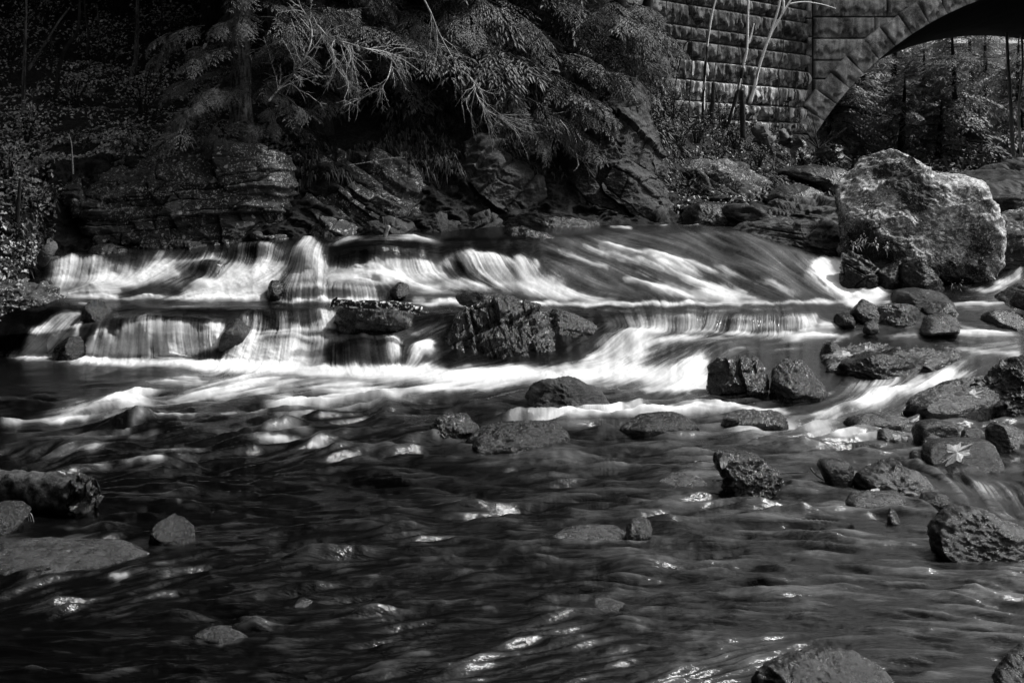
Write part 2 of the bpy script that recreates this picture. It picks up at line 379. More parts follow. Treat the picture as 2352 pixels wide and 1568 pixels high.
nz3 = blur(blur(r_.normal(size=GU.shape).astype(np.float32), 5, 0), 8, 1); nz3 /= nz3.std()
nz4 = blur(blur(r_.normal(size=GU.shape).astype(np.float32), 9, 0), 11, 1); nz4 /= nz4.std()
P1, P2 = (blur(lic(nz1, 46, fine=True), 3, 1), blur(lic(nz2, 60, fine=True), 4, 1)); P1 = blur(P1, 1, 0); P1 /= P1.std(); P2 /= P2.std()      # long current lines of the open pool
L1, L2, L3, L4 = lic(nz1, 22, fine=True), lic(nz2, 30, fine=True), lic(nz3, 34, fine=True), lic(nz4, 30, fine=True)

FO = np.zeros(GU.shape)
def box(pts, m):
    p = np.asarray(pts, float); a, b = p.min(0) - m, p.max(0) + m
    j0, j1 = max(0, int((a[0] - U0) / ST)), min(NUx, int((b[0] - U0) / ST) + 2)
    i0, i1 = max(0, int((a[1] - V0) / ST)), min(NVx, int((b[1] - V0) / ST) + 2)
    return slice(i0, i1), slice(j0, j1)
def stroke(pts, wd, I, taper=.3):
    """soft tapering band of foam along a line; negative I clears foam"""
    s_ = box(pts, wd * 2.2 + 4); gu, gv = GU[s_], GV[s_]; best = np.full(gu.shape, 1e9); al = np.zeros(gu.shape)
    ln = [math.dist(a, b) for a, b in zip(pts[:-1], pts[1:])]; T_ = sum(ln) + 1e-9; c0 = 0
    for (a, b), l_ in zip(zip(pts[:-1], pts[1:]), ln):
        d = np.array(b, float) - a; l2 = d @ d + 1e-9
        t_ = np.clip(((gu - a[0]) * d[0] + (gv - a[1]) * d[1]) / l2, 0, 1)
        dd = np.hypot(gu - a[0] - t_ * d[0], (gv - a[1] - t_ * d[1])); m = dd < best
        best = np.where(m, dd, best); al = np.where(m, (c0 + t_ * l_) / T_, al); c0 += l_
    e = np.clip(np.minimum(al, 1 - al) / taper, 0, 1) if taper else 1.
    e = e * (2 - e); w2 = wd * (.35 + .65 * e)
    a_ = abs(I) * np.exp(-(best / w2) ** 2 * .9) * (.25 + .75 * e)
    FO[s_] = FO[s_] * (1 - a_) if I < 0 else 1 - (1 - FO[s_]) * (1 - a_)
def poly(pts, I, soft=4):
    s_ = box(pts, soft * 3 + 4); gu, gv = GU[s_], GV[s_]; ins = np.zeros(gu.shape, bool)
    n = len(pts)
    for i in range(n):
        (x1, y1), (x2, y2) = pts[i], pts[(i + 1) % n]
        if y1 == y2: continue
        c = ((y1 > gv) != (y2 > gv)) & (gu < (x2 - x1) * (gv - y1) / (y2 - y1) + x1); ins ^= c
    k = max(1, int(soft / ST)); m = blur(blur(ins.astype(float), k, 0), k, 1) * abs(I)
    FO[s_] = FO[s_] * (1 - m) if I < 0 else 1 - (1 - FO[s_]) * (1 - m)
# upper falls, left
poly([(112,632),(125,600),(170,590),(230,590),(280,605),(322,600),(310,632),(240,640),(180,632)], .5)
poly([(110,676),(140,640),(230,632),(300,636),(400,606),(470,602),(440,630),(330,655),(270,680)], .42, 6); stroke([(120,640),(200,640),(250,635),(290,645)], 13, .62); stroke([(105,672),(200,665),(290,672)], 11, .5)
stroke([(430,600),(350,620),(300,645),(260,665)], 15, .72); stroke([(540,598),(430,603),(390,612)], 9, .5)
stroke([(240,575),(290,570),(330,572)], 4, .3); stroke([(355,590),(380,575)], 9, .35); stroke([(470,600),(520,580)], 7, .35)
poly([(550,560),(600,557),(655,580),(640,598),(545,598)], .38); poly([(415,608),(520,600),(510,640),(400,636)], .3)
poly([(400,682),(470,640),(540,606),(640,598),(668,606),(640,650),(600,686)], .6, 6); stroke([(640,610),(560,625),(500,650),(440,672)], 20, .85); stroke([(600,670),(500,680),(420,683)], 9, .8)
stroke([(100,680),(300,683),(420,684),(560,688),(680,690),(900,690)], 3.5, .8, .08)
stroke([(300,672),(420,660)], 9, -.7); stroke([(420,628),(470,630)], 6, -.5)
poly([(635,640),(665,590),(690,555),(705,545),(725,552),(742,580),(745,635),(720,645)], .45); stroke([(735,570),(728,640)], 8, .5)
stroke([(680,600),(672,640)], 8, -.5)
poly([(740,610),(800,615),(900,602),(960,603),(1010,612),(1030,640),(930,650),(760,640)], .6)
stroke([(740,640),(800,630),(880,635),(930,640)], 15, .9)
stroke([(745,565),(800,550),(880,547),(960,548),(1030,560)], 8, .42)
poly([(738,602),(760,570),(830,558),(980,560),(1010,595),(960,600),(900,598),(800,610)], -.75, 3)
poly([(1010,605),(1040,580),(1080,578),(1130,590),(1190,600),(1215,640),(1150,645),(1060,630)], .55)
stroke([(1180,590),(1205,625),(1225,645)], 13, .85); stroke([(1225,595),(1235,630)], 5, .4)
stroke([(1010,615),(1080,645),(1140,660)], 5, -.7)
stroke([(930,655),(1000,660),(1100,650),(1200,655),(1300,675),(1420,690)], 13, .8); stroke([(1200,650),(1260,660),(1320,680)], 20, .9)
stroke([(900,695),(1000,697),(1230,697),(1400,698),(1600,697),(1850,693),(1960,690)], 4, .9, .08)
poly([(655,645),(780,650),(860,665),(900,690),(700,690),(660,680)], .4); stroke([(940,665),(1080,668)], 6, -.6)
# slab
poly([(1240,545),(1400,528),(1640,528),(1760,560),(1880,595),(1960,680),(1400,690),(1260,620)], .13, 10)
for s_ in ([(1340,560),(1420,590),(1500,610),(1560,630)], [(1370,562),(1450,575),(1520,592),(1600,600)], [(1430,640),(1520,660)], [(1250,565),(1330,590),(1400,620)], [(1420,605),(1500,635)], [(1480,572),(1600,612),(1660,625)]):
    stroke(s_, 4.5, .42)
stroke([(1540,622),(1600,645),(1680,665),(1760,690)], 10, .8); stroke([(1640,610),(1700,630),(1780,655),(1840,680)], 7, .6)
stroke([(1480,650),(1560,670),(1640,690)], 10, .7); stroke([(1600,660),(1660,680),(1710,692)], 12, .9); stroke([(1500,600),(1560,612),(1620,630)], 8, .55)
stroke([(1870,600),(1895,622),(1930,655),(1975,690)], 24, .97, .1)
poly([(1862,605),(1890,592),(1938,595),(1950,625),(1985,652),(1960,690),(1900,660)], .9); stroke([(2085,640),(2040,658),(2000,680),(1950,694)], 17, .97, .1)
stroke([(2085,645),(2150,660)], 5, .6)
stroke([(1510,516),(1560,512),(1615,515)], 4, .9); stroke([(1400,520),(1460,522)], 3, .5); stroke([(1690,505),(1760,480)], 4, .5)
stroke([(2352,610),(2330,640),(2280,655)], 9, .6); stroke([(1600,533),(1700,535),(1760,560)], 7, .2)
# lower falls
poly([(50,805),(75,760),(120,735),(150,720),(185,712),(190,745),(180,775),(130,800),(110,820)], .6)
stroke([(160,765),(110,785),(70,815)], 13, .7); stroke([(165,715),(130,745)], 12, .5)
poly([(188,818),(205,780),(240,750),(265,780),(270,818)], .6); stroke([(215,775),(195,815)], 7, .35); stroke([(255,770),(262,812)], 6, .35)
poly([(262,815),(275,760),(300,735),(350,728),(430,740),(515,745),(515,790),(470,812),(400,820)], .82)
stroke([(440,742),(475,760)], 10, -.55); stroke([(460,735),(512,740)], 6, -.5)
poly([(560,722),(640,714),(700,715),(770,712),(790,745),(760,755),(570,758)], .5); stroke([(620,722),(622,755)], 8, -.6); stroke([(690,715),(740,725)], 10, -.5)
poly([(500,835),(540,790),(570,770),(650,762),(720,765),(760,790),(740,835)], .72)
stroke([(560,800),(540,830)], 18, .85); stroke([(640,780),(700,800),(680,830)], 16, .7); stroke([(590,785),(680,782),(740,795)], 7, -.55)
stroke([(480,765),(600,765),(700,757),(790,752)], 5, .65)
poly([(770,775),(830,768),(900,790),(890,832),(770,832)], .1); stroke([(745,800),(742,830)], 5, .5); stroke([(770,800),(772,832)], 4, .4)
stroke([(890,780),(910,800),(900,830)], 13, .55); stroke([(1000,790),(960,810),(940,835)], 13, .7); stroke([(930,770),(1040,748)], 7, .25)
stroke([(0,812),(60,815),(200,826),(500,838),(700,846),(900,852),(1060,852)], 10, .95, .08)
stroke([(380,842),(700,852),(900,860),(1100,857),(1330,850)], 11, .88, .15); poly([(150,925),(400,888),(650,872),(860,858),(1180,852),(1180,888),(960,903),(880,928),(760,933),(620,908),(420,928),(150,948)], .42, 10)
for (u_, v_, l_, w_) in ((620,878,90,5),(760,885,80,6),(860,905,60,8),(540,895,90,5),(700,925,70,5),(460,915,80,5),(330,925,60,4),(820,930,50,6),(930,915,60,5),(250,955,90,5),(90,965,90,5),(560,945,60,4),(680,950,50,4),(400,960,60,4),(330,1000,50,4),(520,985,60,4),(640,1010,70,4),(420,1030,70,4),(760,1020,60,3),(200,1075,60,4),(330,1060,60,3)):
    stroke([(u_ - l_, v_ + 5), (u_, v_ - 1), (u_ + l_, v_ - 4)], w_, .38)
stroke([(980,874),(1200,862),(1340,855),(1500,862),(1660,885)], 17, .85, .15); poly([(1340,850),(1500,800),(1640,826),(1640,892),(1440,900),(1200,885)], .15, 10)
# rapids right of the middle rock
stroke([(1550,755),(1480,765),(1400,800),(1340,835)], 17, .68); stroke([(1500,790),(1420,820),(1360,845)], 17, .88); stroke([(1680,780),(1560,780),(1480,800)], 9, .5)
stroke([(1630,830),(1560,860),(1480,880)], 17, .75); stroke([(1620,840),(1590,880)], 14, .75); stroke([(1640,892),(1560,892),(1450,888)], 7, .9)
poly([(1500,830),(1560,795),(1660,778),(1760,780),(1790,800),(1680,815),(1620,830)], -.45); poly([(1500,830),(1560,795),(1660,778),(1760,780),(1790,800),(1680,815),(1620,830)], .12)
poly([(1400,730),(1480,720),(1880,722),(1870,752),(1650,758),(1480,752)], .26); stroke([(1560,758),(1700,765),(1850,768),(1950,770)], 4, .7); stroke([(1880,745),(1935,745)], 7, .5)
stroke([(2130,760),(2352,765)], 4, .35); stroke([(1960,692),(2100,698),(2250,695)], 3, .5); stroke([(1700,775),(1850,775)], 5, .45)
# lower pool
stroke([(0,960),(100,950),(250,930),(450,905),(600,885),(760,875),(860,880)], 14, .4); stroke([(0,975),(120,968),(220,955)], 5, .45)
stroke([(300,880),(500,870),(700,870)], 8, .5); stroke([(600,930),(760,915),(860,895)], 12, .5); stroke([(850,905),(1000,893),(1200,880)], 8, .7)
stroke([(600,988),(660,984),(720,986)], 5, .2); stroke([(20,1052),(60,1040),(120,1046),(250,1028)], 6, .42); stroke([(230,1012),(290,988),(340,965)], 5, .35)
poly([(0,1030),(60,1000),(200,990),(270,1000),(240,1025),(100,1035)], .12, 8); stroke([(20,862),(200,858),(420,868)], 8, -.7)
stroke([(1160,962),(1300,955),(1450,945),(1600,942),(1750,938),(1900,952)], 9, .72); stroke([(1860,960),(1940,950)], 14, .55); stroke([(1280,928),(1400,928)], 4, .8); stroke([(1240,932),(1300,930)],3,.7)
stroke([(1440,925),(1480,940)], 8, .45)
stroke([(2230,850),(2140,880),(2050,905),(1960,940)], 14, .6); stroke([(2000,880),(2080,875)], 10, .45); poly([(2130,835),(2200,828),(2280,835),(2220,870),(2130,870)], .2)
stroke([(1600,985),(1800,985),(2000,1000)], 12, .22); stroke([(1750,975),(1900,970)], 9, .4); stroke([(1850,992),(2000,1005),(2070,1000)], 4, .4)
poly([(2170,1105),(2250,1105),(2352,1130),(2400,1180),(2330,1160),(2230,1125)], .28); stroke([(2290,1180),(2352,1190)], 8, .4); stroke([(2190,1000),(2230,985)], 5, .5)
stroke([(2352,1040),(2320,1060)], 6, .6)
stroke([(340,1290),(420,1288)], 5, .3); stroke([(250,1325),(300,1322)], 5, .35); stroke([(260,1175),(340,1170)], 4, .3); stroke([(0,1215),(100,1185)], 6, .25)
for (u_, v_, l_) in ((1130,1305,14),(840,1322,40),(930,1360,30),(1130,1400,20),(330,1170,18),(300,1190,16),(385,1140,5),(410,1160,8),(1040,1290,5),(60,1440,12),(1500,1400,30),(1180,1190,16),(1460,1160,26),(600,1370,9),(1340,1380,14)):
    stroke([(u_ - l_, v_ + 1), (u_ - l_ * .2, v_ - 1.5), (u_ + l_ * .8, v_ - 1)], 2.6, .2)

poly([(105,680),(130,600),(340,578),(640,562),(740,560),(760,610),(1000,600),(1200,590),(1300,680),(900,692)], .16, 9)
poly([(50,820),(110,742),(190,720),(500,730),(770,716),(1000,765),(1010,842)], .08, 9)
poly([(1330,842),(1420,735),(1560,728),(1900,728),(1930,775),(1640,835),(1640,892),(1200,882)], .2, 10)
poly([(1900,955),(1960,880),(2100,860),(2240,842),(2260,862),(2060,930)], .3, 8); poly([(1990,765),(2200,755),(2352,765),(2352,825),(2200,800)], .10, 10); poly([(1650,985),(1900,965),(2080,985),(2080,1010),(1800,1015)], .10, 12)
poly([(1960,692),(2100,690),(2352,660),(2352,835),(2210,830),(2150,764),(1960,766)], .13, 8)  # grey reflection on the right water, painted in as thin foam
for p_, w_, i_ in (([(1955,700),(2050,694),(2200,702),(2352,690)],4,.45), ([(2020,772),(2200,762),(2360,770)],5,.55), ([(2190,800),(2280,806),(2360,815)],5,.35), ([(2190,745),(2250,752)],4,.5), ([(2190,655),(2260,668),(2320,660)],4,.4), ([(1990,850),(2060,845),(2120,836)],4,.3), ([(1650,800),(1760,806),(1850,800)],5,.4), ([(1900,800),(1930,775),(1990,762)],4,.4), ([(1700,752),(1780,748)],5,.3)):
    stroke(p_, w_, i_)
# collars and wakes where stones break the surface
for p_ in ([(1648,1130),(1720,1139),(1800,1130)], [(1878,1115),(1920,1119),(1962,1113)], [(2090,1070),(2180,1080),(2305,1076)], [(2146,1258),(2210,1282),(2300,1288)], [(980,1006),(1040,1012),(1100,1010)], [(1062,1034),(1150,1040),(1306,1022)], [(1418,988),(1500,992),(1606,984)], [(1655,972),(1720,977),(1806,972)], [(336,1244),(390,1252),(452,1242)], [(2034,1202),(2054,1205),(2074,1202)], [(1935,1156),(2010,1160),(2084,1152)], [(1950,1122),(2060,1130),(2172,1124)], [(2008,1018),(2060,1022),(2110,1020)], [(1620,906),(1700,914),(1768,914)], [(1768,916),(1840,922),(1896,914)], [(1262,1240),(1350,1246),(1440,1240)], [(436,1466),(506,1480),(575,1466)], [(150,1206),(200,1212),(240,1200)], [(1434,1238),(1470,1242),(1505,1230)]):
    stroke(p_, 2.2, .24, .2); stroke([(p_[-1][0] - 4, p_[-1][1]), (p_[-1][0] + 40, p_[-1][1] + 4)], 2.4, .14); stroke([(p_[0][0] + 4, p_[0][1]), (p_[0][0] - 50, p_[0][1] + 5)], 2.4, .12)
# rock just under the water, showing dark through the veils
stroke([(235,594),(300,597),(328,612)], 12, -.6); stroke([(205,612),(208,632)], 7, -.5); stroke([(265,606),(268,630)], 9, -.55)
poly([(395,612),(430,601),(515,607),(505,640),(420,642)], -.6, 5); poly([(265,681),(290,658),(390,652),(425,672),(400,684)], -.7, 5); poly([(500,596),(560,560),(606,566),(560,594)], -.55, 5)
stroke([(668,588),(648,640)], 11, -.55); stroke([(1030,600),(1090,640),(1150,662)], 6, -.6); stroke([(880,618),(905,622)], 7, -.4)
stroke([(290,737),(400,734),(512,742)], 5, -.5); stroke([(345,780),(350,815)], 9, -.4); stroke([(480,760),(490,800)], 9, -.35); stroke([(625,718),(628,755)], 8, -.6); poly([(585,790),(640,776),(720,785),(700,800),(640,806)], -.45, 5)
stroke([(575,772),(660,770),(760,768)], 5, -.5); poly([(608,716),(636,716),(634,756),(614,757)], -.85, 3); poly([(662,712),(722,714),(738,736),(700,748),(668,738)], -.7, 4); poly([(505,785),(548,778),(560,800),(520,830),(500,826)], -.5, 5); stroke([(196,770),(192,815)], 6, -.6); poly([(765,776),(880,776),(885,832),(775,830)], -.4, 5)
poly([(690,800),(740,778),(860,780),(885,815),(880,836),(720,838)], -.4, 6); stroke([(230,760),(240,815)], 8, -.4)
for (u_, v_, l_) in ((220,700,60),(420,704,70),(620,702,60),(1450,712,80),(1640,712,70),(1780,708,60),(860,700,40)): stroke([(u_ - l_, v_), (u_, v_ + 2), (u_ + l_, v_ + 1)], 2.5, .35)
# foam edges broken up
gp = np.stack([GU.ravel() / 46., GV.ravel() / 24., np.zeros(GU.size)], 1)
wu_ = (fbm(gp, 61, 3, .45) * 14).reshape(GU.shape) / ST; wv_ = (fbm(gp, 71, 3, .45) * 8).reshape(GU.shape) / ST
jj_, ii_ = np.meshgrid(np.arange(NUx), np.arange(NVx))
FO = FO[np.clip(np.rint(ii_ + wv_), 0, NVx - 1).astype(int), np.clip(np.rint(jj_ + wu_), 0, NUx - 1).astype(int)]
FO = blur(blur(FO, 1, 0), 1, 1)
CL = fbm(np.stack([GU.ravel() / 26., GV.ravel() / 15., np.zeros(GU.size)], 1), 81, 5, .6).reshape(GU.shape)
CL = CL / CL.std()
FO_main = FO; FO = np.zeros(GU.shape)          # where the falling water has broken into soft mist
poly([(495,842),(540,795),(575,770),(700,764),(765,788),(745,842)], .9, 7); poly([(0,818),(200,822),(500,834),(900,846),(1180,850),(1340,846),(1340,880),(1000,880),(600,862),(200,840),(0,828)], .8, 7)
poly([(740,648),(800,622),(900,618),(1030,632),(1060,660),(900,658),(760,655)], .8, 6); poly([(1130,690),(1190,640),(1240,636),(1330,668),(1440,694),(1250,697)], .9, 7)
poly([(1330,850),(1390,792),(1480,762),(1600,765),(1560,800),(1480,830),(1640,850),(1640,895),(1400,890)], .3, 8); poly([(1860,605),(1890,590),(1940,595),(1960,640),(2090,632),(2040,690),(1940,696)], .9, 6)
poly([(430,684),(480,645),(560,612),(660,600),(640,650),(600,688)], .8, 7); poly([(110,680),(130,640),(290,632),(420,606),(440,630),(320,660),(270,682)], .6, 7); poly([(1540,650),(1640,665),(1740,692),(1560,694)], .7, 7); poly([(1950,945),(1990,925),(2140,880),(2230,852),(2250,866),(2080,915)], .6, 7)
SOFT, FO = FO, FO_main
FO = np.clip(FO + .06 * SOFT * smooth(FO, .1, .6), 0, 1)
Sn = .62 * L1 + .62 * L2
AMP = FO * (1.12 - FO) * 1.7 * (1 - .6 * SOFT)
q_ = FO * .94 + AMP * (.24 * Sn + .17 * L3 + .17 * L4 + .05 * CL)
FOAM = np.clip(.35 * q_ + .65 * smooth(q_, .12, .95), 0, 1) * np.clip(.84 + .06 * Sn + .07 * L3 + .06 * L4 + .015 * CL, .6, 1.)
# thin bubbles drawn out over the open pool
pool = smooth(GV, 860, 930)
FOAM = np.clip(FOAM + pool * (1 - FO) * np.clip(.03 * (L1 * .5 + L2 * .5 + L3 * .6 - 1.0), 0, .10), 0, 1)

def samp(A):
    a = np.clip((WU - U0) / ST, 0, NUx - 1.001); b = np.clip((WV - V0) / ST, 0, NVx - 1.001)
    i, j = b.astype(int), a.astype(int); fi, fj = b - i, a - j
    return A[i, j] * (1 - fi) * (1 - fj) + A[i, j + 1] * (1 - fi) * fj + A[i + 1, j] * fi * (1 - fj) + A[i + 1, j + 1] * fi * fj
foam = samp(FOAM)
px = WY / F                      # metres covered by one survey unit
l1, l2, l3 = samp(L1), samp(L2), samp(L3)
inpool = smooth(WV, 850, 960)
foot = sum(np.exp(-((WV - KI[None, :, k, 0] - 2) / 9.) ** 2) for k in (1, 5)) * (1 - smooth(WU, 1000, 1300) * .6)
slabz = smooth(WU, 1240, 1400) * smooth(-WU, -1900, -1800) * smooth(-WV, -690, -670)
dz = (l3 * (1.3 + 2.6 * slabz) + l2 * (.8 + .8 * slabz) + l1 * .25) * px * .6 * (1 - inpool) + foam * px * (1.8 + .8 * l2 + 1.5 * l3 + .35 * samp(CL)) + (foot * .8 + samp(SOFT) * .3) * foam * px * np.maximum(samp(CL), -.6)
dpt = WY / np.maximum(WV - VH, 60)          # metres of distance per survey unit: keeps ripple slopes even with distance
calm = np.clip(.75 + .9 * fbm(np.stack([WU.ravel() / 210., WV.ravel() / 75., np.zeros(WU.size)], 1), 33, 4, .55).reshape(WU.shape) * 1.6, .15, 1.9)
dz += inpool * dpt * (samp(P2) * 1.2 + blur(l3, 6, 1) * .7 + samp(P1) * 1.35) * calm
# humps of water over sunken rocks: (u, v, half width, half height, rise in m)
for (hu, hv, ru, rv, h) in ((705,600,40,45,.16),(870,585,110,26,.14),(450,655,60,18,.06),(480,615,50,18,.10),(600,572,50,15,.08),(820,800,80,34,.12),(640,790,70,30,.08),
        (370,760,100,40,.08),(240,780,30,34,.07),(1100,605,80,30,.08),(1200,610,30,30,.06),(1640,800,120,24,.07),(1460,780,70,24,.10),(1560,840,60,24,.05),(960,810,40,26,.07),(900,800,26,26,.06),
        (1000,685,110,14,.05),(760,668,120,16,.07),(1700,738,50,10,.05),(1560,735,60,10,.05),(1810,738,45,10,.05),(2030,905,70,20,.05),(150,785,60,30,.07),(1470,930,24,8,.04),
        (130,1020,140,22,.07),(1950,940,50,20,.04),(200,660,60,18,.06)):
    q = ((WU - hu) / ru) ** 2 + ((WV - hv) / rv) ** 2
    dz += h * np.exp(-q * 1.4)
dz *= smooth(WU, -650, -500) * smooth(-WU, -2950, -2800)
X = np.stack([WX, WY, WZ], -1)
nx_ = np.cross(np.gradient(X, axis=1), np.gradient(X, axis=0)); nx_ /= np.linalg.norm(nx_, axis=2)[..., None] + 1e-12; nx_ *= np.sign(nx_[..., 2:3])
nx_[..., 0] *= .3
X = X + nx_ * dz[..., None]
# extra row so that the pool carries on under and behind the camera
near = np.stack([np.linspace(-14, 14, len(ug)), np.full(len(ug), -3.), np.zeros(len(ug))], -1)[None]
X = np.vstack([near, X]); foam = np.vstack([foam[:1] * 0, foam])
nr, nc = X.shape[:2]
shallow_sheen = smooth(X[..., 0] + .25 * (X[..., 1] - 9), -.9, 2.2) * smooth(-X[..., 1], -15.5, -12)   # pale gravel on the right, plus sky sheen painted into its colour
t = NT('river_water'); fo = t.attr('foam')
n1 = t.noise(t.pos((3.2, 9, 6)), 2.2, 5, .6); n2 = t.noise(t.pos((5, 26, 8)), 3., 3, .6)
fine = t.noise(t.pos((40, 40, 40)), 2., 2, .5)
fo2 = t.math('MULTIPLY', fo, t.ramp(fine, .3, .7, .93, 1.05), True)
bed_sheen = t.math('MULTIPLY', t.attr('shallow_sheen'), t.math('MULTIPLY', t.ramp(t.noise(t.pos((1, 2.4, 1)), 1.5, 8, .7), .42, .62, .04, 1.), t.ramp(t.attr('ripple_light'), .3, .85, .04, 1.)))  # streaks of ripple light painted into the pale tone
col = t.mix(fo2, t.mix(bed_sheen, .002, .085), .80)
h = t.math('MULTIPLY', t.math('ADD', n1, t.math('MULTIPLY', n2, .5)), t.ramp(fo, 0., .25, 1., 0.))
M['water'] = t.out(col, t.ramp(fo, .0, .4, .15, .8), .5, h, .5, .02)
t.b.inputs['IOR'].default_value = 1.33
tag(mk('water', X.reshape(-1, 3), gridf(nr, nc), M['water'], attrs={'foam': foam, 'shallow_sheen': shallow_sheen, 'ripple_light': np.vstack([foam[:1] * 0 + .5, np.clip(.5 + .22 * samp(P1) + .20 * samp(P2) + .1 * l3, 0, 1)])}, loc=(0, 0, 0)), 'dark river water falling over rock steps in white streaks', kind='structure')

# ------------------------------------------------------------------ the ground: river bed, banks, hillside and the flat beyond the bridge as one sheet
TC = [  # u: (v, distance) from the river bed up the bank and away
 (-4000, (2600,4),(1500,12),(900,15),(790,15.9),(640,17),(420,18.8),(330,20.5),(150,25),(-100,30),(-420,40),(-700,90),(-500,600)),
 (-700, (2600,4),(1500,12),(900,15),(790,15.9),(640,17),(420,18.8),(330,20.5),(150,25),(-100,30),(-420,40),(-700,90),(-500,600)),
 (0,    (2600,4),(1500,12),(950,16),(700,16.9),(570,17.7),(420,18.9),(330,20.3),(150,24.5),(-100,30),(-420,40),(-700,90),(-500,600)),
 (60,   (2600,4),(1500,12),(950,16.5),(660,17.4),(575,18.0),(400,19.0),(330,20.2),(150,24.5),(-100,30),(-420,40),(-700,90),(-500,600)),
 (110,  (2600,4),(1500,12),(950,17),(605,18.3),(550,18.7),(370,19.3),(325,20.2),(150,24.5),(-100,30),(-420,40),(-700,90),(-500,600)),
 (200,  (2600,4),(1500,12),(950,17),(582,18.6),(540,18.9),(365,19.6),(320,20.3),(150,24.5),(-100,30),(-420,40),(-700,90),(-500,600)),
 (480,  (2600,4),(1500,12),(950,17),(568,18.7),(540,19.0),(370,19.6),(315,20.3),(150,24.5),(-100,30),(-420,40),(-700,90),(-500,600)),
 (700,  (2600,4),(1500,12),(950,17),(553,18.8),(520,19.2),(370,20.0),(285,20.9),(120,24.0),(-100,28),(-420,38),(-700,90),(-500,600)),
 (850,  (2600,4),(1500,12),(950,17),(547,19.0),(510,19.3),(380,20.1),(270,21.2),(110,24.0),(-100,28),(-420,38),(-700,90),(-500,600)),
 (1000, (2600,4),(1500,12),(950,17),(533,19.2),(500,19.6),(380,20.3),(250,21.6),(100,24.5),(-80,28),(-400,38),(-700,90),(-500,600)),
 (1250, (2600,4),(1500,12),(950,17.5),(519,19.8),(480,20.4),(350,21.4),(230,22.6),(120,25.5),(0,29),(-300,38),(-600,90),(-450,600)),
 (1480, (2600,4),(1500,12),(950,18),(514,20.4),(480,21.0),(350,22.2),(230,24.5),(190,27.5),(150,32),(0,45),(-250,90),(-300,600)),
 (1600, (2600,4),(1500,12),(950,18),(512,21.0),(480,22.0),(400,23.5),(330,26.0),(275,30.5),(250,36),(200,50),(0,100),(-250,600)),
 (1720, (2600,4),(1500,12),(950,18),(505,21.5),(470,22.5),(410,24.5),(345,27.5),(290,31.5),(270,36),(250,50),(150,100),(-100,600)),
 (1860, (2600,4),(1500,12),(950,17.5),(545,19.6),(480,22.5),(425,25),(385,28.5),(325,32.5),(320,36),(330,50),(280,100),(0,600)),
 (1960, (2600,4),(1500,12),(950,17),(565,19.2),(490,22.5),(440,25),(412,29),(400,33),(394,42),(388,60),(340,110),(100,600)),
 (2150, (2600,4),(1500,12),(950,17),(610,18.6),(500,22),(445,25),(415,29),(402,34),(394,44),(388,62),(340,110),(100,600)),
 (2352, (2600,4),(1500,12),(950,17),(605,18.6),(480,22),(435,25),(410,29),(400,34),(393,44),(386,62),(340,110),(100,600)),
 (3000, (2600,4),(1500,10),(950,14),(640,16.5),(450,20),(400,24),(385,29),(370,34),(360,44),(340,62),(250,110),(50,600)),
 (6000, (2600,4),(1500,10),(950,14),(640,16.5),(450,20),(400,24),(385,29),(370,34),(360,44),(340,62),(250,110),(50,600)),
]
tu = np.array([c[0] for c in TC], float); TK = np.array([c[1:] for c in TC], float)
tug = np.concatenate([np.linspace(-4000, -300, 50), np.linspace(-290, 2650, 520), np.linspace(2700, 6000, 40)])
tseg = [6, 8, 30, 26, 60, 36, 70, 60, 40, 30, 20]
def terr(u, s):
    """ground point for column u and profile position s (0..11)"""
    u = np.asarray(u, float); s = np.asarray(s, float)
    k = np.clip(s.astype(int), 0, 10); f = s - k
    c = np.clip(np.searchsorted(tu, u) - 1, 0, len(tu) - 2); g = np.clip((u - tu[c]) / (tu[c + 1] - tu[c]), 0, 1); g = g * g * (3 - 2 * g)
    def kn(kk): return TK[c, kk] * (1 - g)[..., None] + TK[c + 1, kk] * g[..., None]
    a, b = kn(k), kn(k + 1)
    za, zb = ZC - (a[..., 0] - VH) * a[..., 1] / F, ZC - (b[..., 0] - VH) * b[..., 1] / F
    y = a[..., 1] + (b[..., 1] - a[..., 1]) * f; z = za + (zb - za) * f
    x = (u - UC) * y / F
    p = np.stack([x, y, z], -1); q = p.reshape(-1, 3)
    am = np.clip((s.ravel() - 2.6) / .6, 0, 1) * np.clip(y.ravel() / 22., .8, 3)
    n = fbm(q * .8, 21, 5); n2 = fbm(q * np.array([1.6, 1.6, 2.6]), 31, 4, ridged=True)
    cl = np.clip((5.6 - s.ravel()) / .8, 0, 1)
    hf = fbm(q * np.array([5., 5., 8.]), 41, 4, .6, ridged=True); q = q + (cl * am * .07 * hf)[:, None] * np.array([0, -1., .5])
    q = q + np.stack([np.zeros(len(q)), -am * cl * (.25 * n2 + .15 * n), am * (.22 * n + .05 * n2)], 1)
    return q.reshape(p.shape)
ss = np.concatenate([np.linspace(k, k + 1, n, endpoint=(k == len(tseg) - 1)) for k, n in enumerate(tseg)])
TUg, TSg = np.meshgrid(tug, ss)
TP = terr(TUg, TSg)
tag(mk('hillside', TP.reshape(-1, 3), gridf(len(ss), len(tug)), M['soil'], loc=(0, 20, 0)), 'dark leaf strewn river bank and hillside', kind='structure')
